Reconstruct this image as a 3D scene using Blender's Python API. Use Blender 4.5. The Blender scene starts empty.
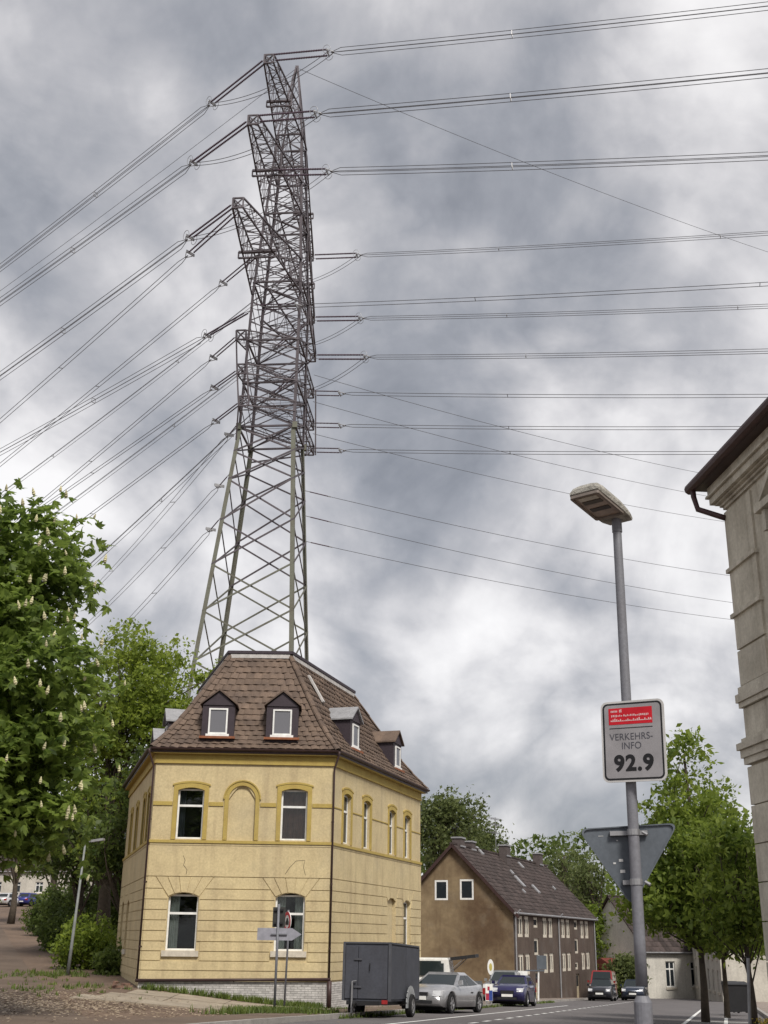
import bpy, bmesh, math, random
import numpy as np
from mathutils import Vector, Matrix
random.seed(7)
SC = bpy.context.scene
COL = SC.collection
RNG = np.random.default_rng(11)
PI = math.pi

# ------------------------------------------------------------------ camera
FPX = 1153.0; TH = math.atan(426 / FPX); RO = math.radians(0.7); ZC = 1.6
_f = Vector((0, math.cos(TH), math.sin(TH))); _u = Vector((0, -math.sin(TH), math.cos(TH))); _x = Vector((1, 0, 0))
_R = math.cos(RO) * _x + math.sin(RO) * _u
_U = -math.sin(RO) * _x + math.cos(RO) * _u
CAMP = Vector((0, 0, ZC))
cam = bpy.data.cameras.new('camera'); camo = bpy.data.objects.new('camera', cam); COL.objects.link(camo)
cam.sensor_fit = 'VERTICAL'; cam.sensor_height = 36; cam.lens = 36 * FPX / 1024
cam.clip_start = 0.1; cam.clip_end = 5000
mw = Matrix.Identity(4)
for i in range(3):
    mw[i][0] = _R[i]; mw[i][1] = _U[i]; mw[i][2] = -_f[i]; mw[i][3] = CAMP[i]
camo.matrix_world = mw
SC.camera = camo

def ray(px, py): return _f + (px - 384) / FPX * _R + (512 - py) / FPX * _U
def at(px, py, Y):
    d = ray(px, py); return CAMP + d * (Y / d.y)
def onplane(px, py, O, n):
    d = ray(px, py); return CAMP + d * ((Vector(O) - CAMP).dot(n) / d.dot(n))

# ------------------------------------------------------------------ light and sky
SUN_EL, SUN_AZ = math.radians(48), math.radians(158)      # azimuth clockwise from +Y, where the sun stands
sl = bpy.data.lights.new('sun', 'SUN'); so = bpy.data.objects.new('sun', sl); COL.objects.link(so)
sl.energy = 1.5; sl.angle = math.radians(14); sl.color = (1, .95, .87)
sd = Vector((math.sin(SUN_AZ) * math.cos(SUN_EL), math.cos(SUN_AZ) * math.cos(SUN_EL), math.sin(SUN_EL)))
so.rotation_euler = sd.to_track_quat('Z', 'Y').to_euler(); so.location = (0, 0, 60)
SC.view_settings.view_transform = 'Standard'; SC.view_settings.look = 'None'
SC.view_settings.exposure = 1.37; SC.view_settings.gamma = 1.0
SC.render.engine = 'CYCLES'
SC.cycles.max_bounces = 6; SC.cycles.transparent_max_bounces = 12

W = bpy.data.worlds.new('World'); SC.world = W; W.use_nodes = True
def build_sky():
    nt = W.node_tree; nt.nodes.clear(); N = nt.nodes; Lk = nt.links
    def node(t, **k):
        n = N.new(t)
        for a, b in k.items(): setattr(n, a, b)
        return n
    def math_(op, a, b=None, c=None, clamp=False):
        n = node('ShaderNodeMath', operation=op, use_clamp=clamp)
        for i, v in enumerate((a, b, c)):
            if v is None: continue
            if isinstance(v, (int, float)): n.inputs[i].default_value = v
            else: Lk.new(v, n.inputs[i])
        return n.outputs[0]
    def vm(op, a, b):
        n = node('ShaderNodeVectorMath', operation=op)
        for i, v in enumerate((a, b)):
            if isinstance(v, (tuple, Vector)): n.inputs[i].default_value = v
            else: Lk.new(v, n.inputs[i])
        return n
    out = node('ShaderNodeOutputWorld'); bg = node('ShaderNodeBackground'); bg.inputs[1].default_value = 0.1
    sky = node('ShaderNodeTexSky', sky_type='NISHITA', sun_disc=False)
    sky.sun_elevation = SUN_EL; sky.sun_rotation = SUN_AZ; sky.dust_density = 2.0
    tc = node('ShaderNodeTexCoord'); D = tc.outputs['Generated']
    D = vm('NORMALIZE', D, (0, 0, 0)).outputs[0]
    sep = node('ShaderNodeSeparateXYZ'); Lk.new(D, sep.inputs[0])
    zz = math_('ADD', math_('MAXIMUM', sep.outputs[2], 0.0), 0.80)
    com = node('ShaderNodeCombineXYZ')
    Lk.new(math_('DIVIDE', sep.outputs[0], zz), com.inputs[0]); Lk.new(math_('DIVIDE', sep.outputs[1], zz), com.inputs[1])
    def noise(scale, detail, rough, off, dist=0.0):
        n = node('ShaderNodeTexNoise', noise_dimensions='2D'); n.inputs['Scale'].default_value = scale
        n.inputs['Detail'].default_value = detail; n.inputs['Roughness'].default_value = rough
        n.inputs['Distortion'].default_value = dist
        Lk.new(vm('ADD', com.outputs[0], Vector((off, off * .7, off * 1.3))).outputs[0], n.inputs['Vector'])
        return n.outputs['Fac']
    n1 = noise(3.4, 2, .45, 3.1, .2); n2 = noise(6.5, 8, .58, 8.4, .35); n3 = noise(24, 6, .55, 1.7, .2); n4 = noise(6.0, 5, .5, 5.2, .4)
    v = math_('MULTIPLY_ADD', math_('SUBTRACT', n1, .5), .80, .665)
    v = math_('MULTIPLY_ADD', math_('SUBTRACT', n2, .5), .68, v)
    v = math_('MULTIPLY_ADD', math_('SUBTRACT', n3, .5), .27, v)
    v = math_('MULTIPLY_ADD', math_('SUBTRACT', math_('ABSOLUTE', math_('SUBTRACT', n4, .5)), .09), 1.0, v)
    warp = node('ShaderNodeTexNoise', noise_dimensions='2D'); warp.inputs['Scale'].default_value = 7.0; warp.inputs['Detail'].default_value = 5
    Lk.new(com.outputs[0], warp.inputs['Vector'])
    wv = vm('ADD', com.outputs[0], vm('MULTIPLY', warp.outputs['Color'], (.22, .22, .0)).outputs[0]).outputs[0]
    vo = node('ShaderNodeTexVoronoi', feature='SMOOTH_F1', voronoi_dimensions='2D'); vo.inputs['Scale'].default_value = 5.5; vo.inputs['Smoothness'].default_value = .35; vo.inputs['Detail'].default_value = 1.0; vo.inputs['Roughness'].default_value = .45
    Lk.new(wv, vo.inputs['Vector'])
    v = math_('MULTIPLY_ADD', math_('SUBTRACT', vo.outputs['Distance'], .42), -.42, v)
    # the lie of the cloud banks: (direction seen at, tightness, brightness)
    banks = [(90, 110, 90, -.14), (60, 220, 90, -.12), (150, 80, 120, .06), (430, 290, 70, -.20), (470, 90, 90, -.30), (690, 130, 110, .34), (640, 20, 120, -.06),
             (600, 510, 130, .08), (90, 430, 90, .10), (400, 600, 90, .05), (560, 700, 110, .02), (600, 765, 260, -.24), (520, 720, 200, -.10), (690, 640, 120, .04),
             (430, 450, 110, -.05), (760, 260, 120, .05), (20, 60, 150, .02), (560, 420, 160, -.03), (330, 180, 150, .02), (620, 330, 120, -.06)]
    for px, py, k, w in banks:
        d = ray(px, py).normalized()
        g = math_('POWER', math_('MAXIMUM', vm('DOT_PRODUCT', D, d).outputs['Value'], 0.0), float(k))
        v = math_('MULTIPLY_ADD', g, w, v)
    cr = node('ShaderNodeValToRGB'); Lk.new(v, cr.inputs[0])
    els = cr.color_ramp.elements
    stops = [(.0, (.075, .080, .092)), (.28, (.138, .142, .155)), (.48, (.200, .199, .208)), (.64, (.268, .263, .268)), (.80, (.334, .327, .328)), (1.0, (.388, .381, .379))]
    els[0].position = stops[0][0]; els[0].color = (*stops[0][1], 1)
    els[1].position = stops[-1][0]; els[1].color = (*stops[-1][1], 1)
    for p, c in stops[1:-1]:
        e = els.new(p); e.color = (*c, 1)
    sc = vm('MULTIPLY', cr.outputs[0], (10.0, 10.0, 10.0)).outputs[0]
    mx = node('ShaderNodeMix', data_type='RGBA'); mx.inputs[0].default_value = .95
    Lk.new(sky.outputs[0], mx.inputs[6]); Lk.new(sc, mx.inputs[7])
    Lk.new(mx.outputs[2], bg.inputs[0]); Lk.new(bg.outputs[0], out.inputs[0])
build_sky()

# ------------------------------------------------------------------ materials
MATS = {}
def mat(name, col, rough=.85, var=.25, scale=3.0, bump=.0, metal=0.0, spec=.3, col2=None, streak=0.0, objrand=0.0, bscale=None, island=0.0):
    if name in MATS: return MATS[name]
    m = bpy.data.materials.new(name); m.use_nodes = True; nt = m.node_tree; N = nt.nodes; Lk = nt.links
    b = N['Principled BSDF']; b.inputs['Roughness'].default_value = rough; b.inputs['Metallic'].default_value = metal
    b.inputs['Specular IOR Level'].default_value = spec
    tc = N.new('ShaderNodeTexCoord'); geo = N.new('ShaderNodeNewGeometry')
    def noise(sc, det=6, vec=None):
        n = N.new('ShaderNodeTexNoise'); n.inputs['Scale'].default_value = sc; n.inputs['Detail'].default_value = det
        n.inputs['Roughness'].default_value = .6
        Lk.new(vec if vec is not None else geo.outputs['Position'], n.inputs['Vector']); return n.outputs['Fac']
    c2 = col2 or tuple(c * .45 for c in col)
    r = N.new('ShaderNodeValToRGB'); r.color_ramp.elements[0].position = .33; r.color_ramp.elements[1].position = .68
    r.color_ramp.elements[0].color = (*[a * (1 - var) + b_ * var for a, b_ in zip(col, c2)], 1)
    r.color_ramp.elements[1].color = (*[min(1, a * (1 + var * .25)) for a in col], 1)
    Lk.new(noise(scale), r.inputs[0]); cur = r.outputs[0]
    def mixc(fac, c, mode='MIX'):
        nonlocal cur
        x = N.new('ShaderNodeMix'); x.data_type = 'RGBA'; x.blend_type = mode
        if isinstance(fac, float): x.inputs[0].default_value = fac
        else: Lk.new(fac, x.inputs[0])
        Lk.new(cur, x.inputs[6])
        if isinstance(c, tuple): x.inputs[7].default_value = (*c, 1)
        else: Lk.new(c, x.inputs[7])
        cur = x.outputs[2]
    def mm(op, a, b_, clamp=True):
        n = N.new('ShaderNodeMath'); n.operation = op; n.use_clamp = clamp
        for i, v in enumerate((a, b_)):
            if isinstance(v, (int, float)): n.inputs[i].default_value = v
            else: Lk.new(v, n.inputs[i])
        return n.outputs[0]
    if streak:
        vmn = N.new('ShaderNodeVectorMath'); vmn.operation = 'MULTIPLY'; vmn.inputs[1].default_value = (2.6, 2.6, .22)
        Lk.new(geo.outputs['Position'], vmn.inputs[0])
        s = noise(1.1, 7, vmn.outputs[0])
        f = mm('MULTIPLY', mm('MULTIPLY', mm('SUBTRACT', s, .5), 4.5), streak)
        mixc(f, c2)
        s2 = noise(.55, 8); f2 = mm('MULTIPLY', mm('MULTIPLY', mm('SUBTRACT', s2, .52), 5.0), streak * .8)
        mixc(f2, tuple(.55 * a + .10 for a in col))
    if not (streak > .25 or bump >= .15): scale = .5
    g_ = N.new('ShaderNodeMapRange'); g_.inputs[1].default_value = .3; g_.inputs[2].default_value = .7; g_.inputs[3].default_value = .86; g_.inputs[4].default_value = 1.10
    Lk.new(noise(min(60, scale * 11), 5), g_.inputs[0]); gc = N.new('ShaderNodeCombineColor')
    for i in range(3): Lk.new(g_.outputs[0], gc.inputs[i])
    mixc(1.0, gc.outputs[0], 'MULTIPLY')
    if objrand or island:
        src = N.new('ShaderNodeObjectInfo').outputs['Random'] if objrand else geo.outputs['Random Per Island']
        a = objrand or island
        rr = N.new('ShaderNodeMapRange'); rr.inputs[3].default_value = 1 - a; rr.inputs[4].default_value = 1 + a
        Lk.new(src, rr.inputs[0])
        cm = N.new('ShaderNodeCombineColor')
        for i in range(3): Lk.new(rr.outputs[0], cm.inputs[i])
        mixc(1.0, cm.outputs[0], 'MULTIPLY')
    Lk.new(cur, b.inputs['Base Color'])
    if bump:
        bn = N.new('ShaderNodeBump'); bn.inputs['Strength'].default_value = bump; bn.inputs['Distance'].default_value = .03
        Lk.new(noise(bscale or scale * 6, 8), bn.inputs['Height']); Lk.new(bn.outputs[0], b.inputs['Normal'])
    MATS[name] = m; return m

def leafmat(name, dark, light, trans=.35):
    if name in MATS: return MATS[name]
    m = bpy.data.materials.new(name); m.use_nodes = True; nt = m.node_tree; N = nt.nodes; Lk = nt.links
    N.clear(); out = N.new('ShaderNodeOutputMaterial')
    geo = N.new('ShaderNodeNewGeometry'); r = N.new('ShaderNodeValToRGB')
    r.color_ramp.elements[0].color = (*dark, 1); r.color_ramp.elements[1].color = (*light, 1)
    n = N.new('ShaderNodeTexNoise'); n.inputs['Scale'].default_value = .8; n.inputs['Detail'].default_value = 3
    Lk.new(geo.outputs['Position'], n.inputs['Vector'])
    a = N.new('ShaderNodeMath'); a.operation = 'MULTIPLY_ADD'; a.inputs[1].default_value = .65; Lk.new(geo.outputs['Random Per Island'], a.inputs[0])
    b = N.new('ShaderNodeMath'); b.operation = 'MULTIPLY_ADD'; b.inputs[1].default_value = 1.3; b.inputs[2].default_value = -.47; Lk.new(n.outputs['Fac'], b.inputs[0])
    Lk.new(b.outputs[0], a.inputs[2]); Lk.new(a.outputs[0], r.inputs[0])
    d = N.new('ShaderNodeBsdfPrincipled'); d.inputs['Roughness'].default_value = .5; d.inputs['Specular IOR Level'].default_value = .25
    t = N.new('ShaderNodeBsdfTranslucent'); x = N.new('ShaderNodeMixShader'); x.inputs[0].default_value = trans
    hs = N.new('ShaderNodeHueSaturation'); hs.inputs['Value'].default_value = 1.6; Lk.new(r.outputs[0], hs.inputs['Color']); Lk.new(hs.outputs[0], t.inputs[0])
    Lk.new(r.outputs[0], d.inputs['Base Color'])
    Lk.new(d.outputs[0], x.inputs[1]); Lk.new(t.outputs[0], x.inputs[2]); Lk.new(x.outputs[0], out.inputs[0])
    MATS[name] = m; return m

def glassmat(name, tint=(.02, .025, .03), see=.0, rough=.03):
    if name in MATS: return MATS[name]
    m = bpy.data.materials.new(name); m.use_nodes = True; nt = m.node_tree; N = nt.nodes; Lk = nt.links
    b = N['Principled BSDF']; b.inputs['Base Color'].default_value = (*tint, 1); b.inputs['Roughness'].default_value = rough
    b.inputs['Specular IOR Level'].default_value = .42
    geo = N.new('ShaderNodeNewGeometry'); n = N.new('ShaderNodeTexNoise'); n.inputs['Scale'].default_value = 1.1; n.inputs['Detail'].default_value = 2
    Lk.new(geo.outputs['Position'], n.inputs['Vector'])
    bn = N.new('ShaderNodeBump'); bn.inputs['Strength'].default_value = .06; Lk.new(n.outputs['Fac'], bn.inputs['Height']); Lk.new(bn.outputs[0], b.inputs['Normal'])
    if see:
        t = N.new('ShaderNodeBsdfTransparent'); t.inputs[0].default_value = (.85, .9, .9, 1)
        fr = N.new('ShaderNodeFresnel'); fr.inputs[0].default_value = 1.5
        g = N.new('ShaderNodeBsdfGlossy'); g.inputs['Roughness'].default_value = .02; Lk.new(bn.outputs[0], g.inputs['Normal'])
        a = N.new('ShaderNodeMath'); a.operation = 'MULTIPLY_ADD'; a.inputs[1].default_value = .75; a.inputs[2].default_value = .01; Lk.new(fr.outputs[0], a.inputs[0])
        x = N.new('ShaderNodeMixShader'); Lk.new(a.outputs[0], x.inputs[0]); Lk.new(t.outputs[0], x.inputs[1]); Lk.new(g.outputs[0], x.inputs[2])
        Lk.new(x.outputs[0], N['Material Output'].inputs[0])
    MATS[name] = m; return m

M_YEL = mat('yellow_render', (.54, .445, .258), .9, .24, 1.3, .25, streak=.42, col2=(.27, .20, .125), bscale=30)
M_MUS = mat('mustard_trim', (.40, .305, .088), .85, .3, 3, .15, streak=.25, col2=(.30, .19, .06), bscale=30)
M_WHITE = mat('white_paint', (.74, .74, .72), .5, .15, 4)
M_SILL = mat('sill_stone', (.55, .50, .42), .85, .3, 6, .2, streak=.3)
M_TILE = mat('brown_roof_tile', (.142, .100, .074), .8, .55, 1.6, .2, objrand=.16, col2=(.05, .038, .035))
M_TILES = mat('brown_roof_tiles_far', (.142, .100, .074), .8, .55, 1.6, .2, island=.18, col2=(.05, .038, .035))
M_ROOFB = mat('roof_underlay', (.045, .032, .028), .9, .2)
M_SLATE = mat('dormer_slate', (.045, .034, .042), .6, .3, 6, .2)
M_PIPE = mat('brown_pipe', (.055, .032, .030), .45, .3, 5)
M_ZINC = mat('zinc', (.33, .33, .34), .5, .3, 3, metal=.3)
M_LEAD = mat('pale_flashing', (.48, .46, .44), .6, .4, 3)
M_GLASS = glassmat('window_glass')
M_GLASSC = glassmat('window_glass_clear', see=1)
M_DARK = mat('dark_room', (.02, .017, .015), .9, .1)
M_CURT = mat('curtain', (.46, .45, .41), .9, .3, 5)
M_BRICKW = mat('whitewashed_brick', (.52, .50, .48), .85, .4, 7, .3, island=.15, streak=.35)
M_STEEL = mat('weathered_green_steel', (.135, .142, .112), .6, .4, .6, metal=.15, streak=.3, col2=(.10, .075, .055))
M_STEEL2 = mat('weathered_brown_steel', (.100, .086, .096), .6, .4, .8, metal=.15)
M_WIRE = mat('aluminium_cable', (.13, .13, .14), .5, .1, metal=.4)
M_INS = mat('brown_porcelain', (.062, .030, .050), .25, .2, spec=.6)
M_FIT = mat('galvanised_fitting', (.30, .30, .31), .45, .2, metal=.6)
M_BLACK = mat('black_rubber', (.012, .012, .013), .8, .2)
M_GREYP = mat('grey_painted_pole', (.165, .172, .195), .5, .35, 4, .05, streak=.35, col2=(.14, .13, .14))
M_SIGNB = mat('sign_back_aluminium', (.105, .12, .14), .55, .25, 3, metal=.2, streak=.3)

# ------------------------------------------------------------------ mesh tools
ORG = {}
class MB:
    def __init__(s): s.v = []; s.f = []; s.mi = []
    def add(s, verts, faces, k=0):
        b = len(s.v); s.v += [tuple(p) for p in verts]; s.f += [tuple(b + i for i in q) for q in faces]; s.mi += [k] * len(faces); return s
    def hexa(s, p, k=0):      # 8 points: bottom 4, top 4
        return s.add(p, [(3, 2, 1, 0), (4, 5, 6, 7), (0, 1, 5, 4), (1, 2, 6, 5), (2, 3, 7, 6), (3, 0, 4, 7)], k)
    def fbox(s, fr, u0, u1, w0, w1, d0, d1, k=0):    # box in a facade frame
        return s.hexa([fr(u0, w0, d0), fr(u1, w0, d0), fr(u1, w0, d1), fr(u0, w0, d1), fr(u0, w1, d0), fr(u1, w1, d0), fr(u1, w1, d1), fr(u0, w1, d1)], k)
    def box(s, c, sz, k=0, M=None):
        x, y, z = [a / 2 for a in sz]; P = [(-x, -y, -z), (x, -y, -z), (x, y, -z), (-x, y, -z), (-x, -y, z), (x, -y, z), (x, y, z), (-x, y, z)]
        c = Vector(c)
        return s.hexa([c + (M @ Vector(p) if M else Vector(p)) for p in P], k)
    def beam(s, a, b, w, h=None, k=0, up=(0, 0, 1)):
        a, b = Vector(a), Vector(b); h = h or w; d = (b - a).normalized(); up = Vector(up)
        if abs(d.dot(up)) > .98: up = Vector((1, 0, 0)) if abs(d.x) < .9 else Vector((0, 1, 0))
        sx = d.cross(up).normalized() * (w / 2); sy = sx.cross(d).normalized() * (h / 2)
        return s.hexa([a - sx - sy, a + sx - sy, a + sx + sy, a - sx + sy, b - sx - sy, b + sx - sy, b + sx + sy, b - sx + sy], k)
    def angle(s, a, b, w, th, inward):   # steel angle bar with its two flanges turned to the vectors in `inward`
        a, b = Vector(a), Vector(b)
        for f in inward:
            f = Vector(f).normalized(); d = (b - a).normalized(); g = d.cross(f).normalized() * (th / 2); f = f * w
            s.hexa([a - g, a + g, a + g + f, a - g + f, b - g, b + g, b + g + f, b - g + f])
        return s
    def tube(s, pts, r, n=8, k=0, cap=True):
        pts = [Vector(p) for p in pts]; rs = r if isinstance(r, (list, tuple)) else [r] * len(pts)
        b = len(s.v); up = None
        for i, p in enumerate(pts):
            d = (pts[min(i + 1, len(pts) - 1)] - pts[max(i - 1, 0)]).normalized()
            if up is None: up = Vector((0, 0, 1)) if abs(d.z) < .95 else Vector((1, 0, 0))
            x = d.cross(up).normalized(); y = x.cross(d).normalized(); up = y
            for j in range(n):
                a = 2 * PI * j / n; s.v.append(tuple(p + (x * math.cos(a) + y * math.sin(a)) * rs[i]))
        F = [(b + i * n + j, b + i * n + (j + 1) % n, b + (i + 1) * n + (j + 1) % n, b + (i + 1) * n + j) for i in range(len(pts) - 1) for j in range(n)]
        if cap: F += [tuple(b + j for j in range(n - 1, -1, -1)), tuple(b + (len(pts) - 1) * n + j for j in range(n))]
        s.f += F; s.mi += [k] * len(F); return s
    def prism(s, poly, d0, d1, fr, k=0):     # 2D polygon (u, w) pushed from depth d0 to d1 in frame fr
        n = len(poly); P = [fr(u, w, d0) for u, w in poly] + [fr(u, w, d1) for u, w in poly]
        return s.add(P, [tuple(range(n - 1, -1, -1)), tuple(range(n, 2 * n))] + [(i, (i + 1) % n, n + (i + 1) % n, n + i) for i in range(n)], k)
    def ring(s, outer, inner, d0, d1, fr, k=0, closed=True):
        n = len(outer); P = []
        for d in (d0, d1): P += [fr(u, w, d) for u, w in outer] + [fr(u, w, d) for u, w in inner]
        F = []
        for i in range(n if closed else n - 1):
            j = (i + 1) % n
            F += [(2 * n + i, 2 * n + j, 3 * n + j, 3 * n + i), (i, 2 * n + i, 2 * n + j, j)[::-1], (n + i, n + j, 3 * n + j, 3 * n + i)[::-1], (i, j, n + j, n + i)[::-1]]
        if not closed: F += [(0, n, 3 * n, 2 * n), (n - 1, 2 * n - 1, 4 * n - 1, 3 * n - 1)[::-1]]
        return s.add(P, F, k)
    def build(s, name, m, parent=None, smooth=False, origin=None, fixn=True):
        me = bpy.data.meshes.new(name); V = np.array(s.v, dtype=float)
        if origin is None:
            lo, hi = V.min(0), V.max(0); origin = ((lo[0] + hi[0]) / 2, (lo[1] + hi[1]) / 2, lo[2])
        V = V - np.array(origin)
        me.from_pydata(V.tolist(), [], s.f)
        for q in (m if isinstance(m, (list, tuple)) else [m]): me.materials.append(q)
        if isinstance(m, (list, tuple)): me.polygons.foreach_set('material_index', s.mi)
        if fixn and len(s.f) < 60000:
            bm = bmesh.new(); bm.from_mesh(me); bmesh.ops.recalc_face_normals(bm, faces=bm.faces); bm.to_mesh(me); bm.free()
        if smooth: me.polygons.foreach_set('use_smooth', [True] * len(me.polygons))
        o = bpy.data.objects.new(name, me); link(o, parent, origin); return o

def link(o, parent, origin):
    COL.objects.link(o); origin = Vector(origin); ORG[o.name] = origin
    if parent is not None: o.parent = parent; o.location = origin - ORG[parent.name]
    else: o.location = origin
def tag(o, label, cat, group=None, kind=None):
    if label: o['label'] = label
    if cat: o['category'] = cat
    if group: o['group'] = group
    if kind: o['kind'] = kind
    return o
def empty(name, loc, label, cat, group=None):
    o = bpy.data.objects.new(name, None); o.empty_display_size = .3; link(o, None, loc); return tag(o, label, cat, group)
def copy_tree(o, parent=None):
    c = o.copy(); COL.objects.link(c)
    if parent is not None: c.parent = parent
    for ch in list(o.children): copy_tree(ch, c)
    return c
def piece(name, me, M4, parent):         # a piece sharing mesh data, placed by a world matrix
    o = bpy.data.objects.new(name, me); COL.objects.link(o); o.parent = parent
    o.matrix_local = Matrix.Translation(-ORG[parent.name]) @ M4; return o
def np_mesh(name, V, quads, m, parent=None, origin=(0, 0, 0), kind=None):
    me = bpy.data.meshes.new(name); V = np.asarray(V, dtype=np.float32) - np.array(origin, dtype=np.float32); q = np.asarray(quads, dtype=np.int32)
    k = q.shape[1]
    me.vertices.add(len(V)); me.vertices.foreach_set('co', V.ravel()); me.loops.add(q.size); me.loops.foreach_set('vertex_index', q.ravel())
    me.polygons.add(len(q)); me.polygons.foreach_set('loop_start', np.arange(0, q.size, k, dtype=np.int32))
    me.update(calc_edges=True); me.materials.append(m)
    o = bpy.data.objects.new(name, me); link(o, parent, origin)
    if kind: o['kind'] = kind
    return o
def frame(O, e, n):
    O, e, n = Vector(O), Vector(e), Vector(n)
    return lambda u, w, d=0.0: O + e * u + n * d + Vector((0, 0, w))

# ------------------------------------------------------------------ terrain, road, pavements
RD = Vector((.270, .963, 0)).normalized(); RT = Vector((RD.y, -RD.x, 0))     # along the main road, and to its right
def sp(x, k): return k * math.log1p(math.exp(max(-40, min(40, x / k)))) if x / k < 40 else x
def ss(x): x = max(0.0, min(1.0, x)); return x * x * (3 - 2 * x)
def zroad(s): return -.034 * (sp(s - 20, 2) - sp(s - 230, 20))
def zhill(y): return -.12 + .055 * (sp(y - 55, 5) - sp(y - 175, 12))
def zg(x, y):
    s = x * RD.x + y * RD.y; t = x * RT.x + y * RT.y
    k = ss((-13.2 - t) / 8.0)
    return zroad(s) * (1 - k) + zhill(y) * k
def rp(s, t, dz=0.0):
    p = RD * s + RT * t; return Vector((p.x, p.y, zg(p.x, p.y) + dz))

M_EARTH = mat('trodden_earth', (.150, .104, .074), .95, .55, .35, .5, col2=(.075, .055, .045), bscale=6)
M_ASPH = mat('worn_asphalt', (.125, .115, .115), .9, .4, .5, .35, col2=(.07, .065, .066), bscale=25)
M_PAVE = mat('pavement_slabs', (.27, .225, .195), .9, .35, 1.2, .3, island=.10)
M_KERB = mat('kerb_stone', (.32, .30, .28), .85, .3, 3, .2, island=.12)
M_MARK = mat('road_paint', (.72, .72, .70), .7, .35, 4, col2=(.35, .35, .34))
M_LANE = mat('lane_asphalt', (.130, .096, .072), .95, .6, .40, .4, col2=(.075, .052, .040), bscale=8)
M_CONC = mat('weathered_concrete', (.31, .265, .205), .9, .45, 1.5, .3, streak=.15, col2=(.14, .11, .085))
M_GRASS = leafmat('grass_blades', (.045, .075, .016), (.145, .185, .04), .25)
M_TURF = mat('rough_turf', (.075, .085, .030), .95, .5, .8, .5, col2=(.05, .045, .025), bscale=12)
M_FARG = mat('far_ground', (.09, .10, .045), .95, .5, .05)

def ground():
    ys = np.concatenate([np.arange(-30, 20, 5), np.arange(20, 100, 1.5), np.arange(100, 260, 8), np.geomspace(260, 2400, 14)])
    xs = np.concatenate([-np.geomspace(2200, 62, 12), np.arange(-60, 40, 1.5), np.geomspace(42, 2200, 14)])
    V = [(x, y, zg(x, y) - .02) for y in ys for x in xs]; n = len(xs)
    Q = [(j * n + i, j * n + i + 1, (j + 1) * n + i + 1, (j + 1) * n + i) for j in range(len(ys) - 1) for i in range(n - 1)]
    np_mesh('ground', V, Q, M_EARTH, kind='structure')
ground()
def strip(name, s0, s1, t0, t1, dz, m, step=2.0, nt=1, thick=0.0, parent=None, kind='structure', dz0=None):
    mb = MB(); n = max(1, int(round((s1 - s0) / step)))
    for i in range(n + 1):
        s = s0 + (s1 - s0) * i / n
        for j in range(nt + 1):
            mb.v.append(tuple(rp(s, t0 + (t1 - t0) * j / nt, dz if dz0 is None else dz0 + (dz - dz0) * min(1, 2 * j / nt))))
    c = nt + 1
    for i in range(n):
        for j in range(nt): mb.f.append((i * c + j, i * c + j + 1, (i + 1) * c + j + 1, (i + 1) * c + j)); mb.mi.append(0)
    if thick:
        for j in (0, nt):
            b = len(mb.v)
            for i in range(n + 1):
                p = mb.v[i * c + j]; mb.v.append((p[0], p[1], p[2] - thick))
            for i in range(n): mb.f.append((i * c + j, (i + 1) * c + j, b + i + 1, b + i)); mb.mi.append(0)
        b = len(mb.v)
        for j in range(nt + 1):
            p = mb.v[j]; mb.v.append((p[0], p[1], p[2] - thick))
        for j in range(nt): mb.f.append((j, j + 1, b + j + 1, b + j)); mb.mi.append(0)
    o = mb.build(name, m, parent)
    if kind: o['kind'] = kind
    return o
TK = -9.8
strip('road', -20, 300, TK, 1.2, .0, M_ASPH, 4, 6)
def kerb(name, s0, s1, t):
    """kerb stones a metre long, one joined stretch each side of the road"""
    mb = MB(); s = s0
    while s < s1:
        a, b = rp(s + .006, t - .075, -.08), rp(s + .994, t - .075, -.08); a2, b2 = rp(s + .006, t + .075, -.08), rp(s + .994, t + .075, -.08)
        z = Vector((0, 0, .20 + random.uniform(-.004, .004)))
        mb.hexa([a, b, b2, a2, a + z, b + z, b2 + z, a2 + z]); s += 1
    o = mb.build(name, M_KERB); o['kind'] = 'structure'
kerb('kerb', 18, 120, TK - .08); kerb('kerb', 2, 120, 1.28)
def slabs(name, s0, s1, t0, t1, w, dz=.10):
    mb = MB(); ns = int((s1 - s0) / w); ntt = max(1, int((t1 - t0) / w)); ww = (t1 - t0) / ntt
    for i in range(ns):
        for j in range(ntt):
            a, b = s0 + i * w + .008, s0 + (i + 1) * w - .008; c, d = t0 + j * ww + .008, t0 + (j + 1) * ww - .008
            h = dz + random.uniform(-.006, .006)
            P = [rp(a, c, h - .12), rp(b, c, h - .12), rp(b, d, h - .12), rp(a, d, h - .12), rp(a, c, h), rp(b, c, h), rp(b, d, h), rp(a, d, h)]
            mb.hexa(P)
    o = mb.build(name, M_PAVE); o['kind'] = 'structure'; return o
slabs('pavement', 46, 110, -13.4, TK - .17, .6)
strip('pavement_bed', 20, 118, -14.5, TK - .17, .06, M_LANE, 2, 4, .3, dz0=-.10)
slabs('pavement', 8, 70, 1.38, 4.4, .6)
strip('pavement_bed', -12, 120, 1.38, 9, .06, M_PAVE, 2, 2, .3)
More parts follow.
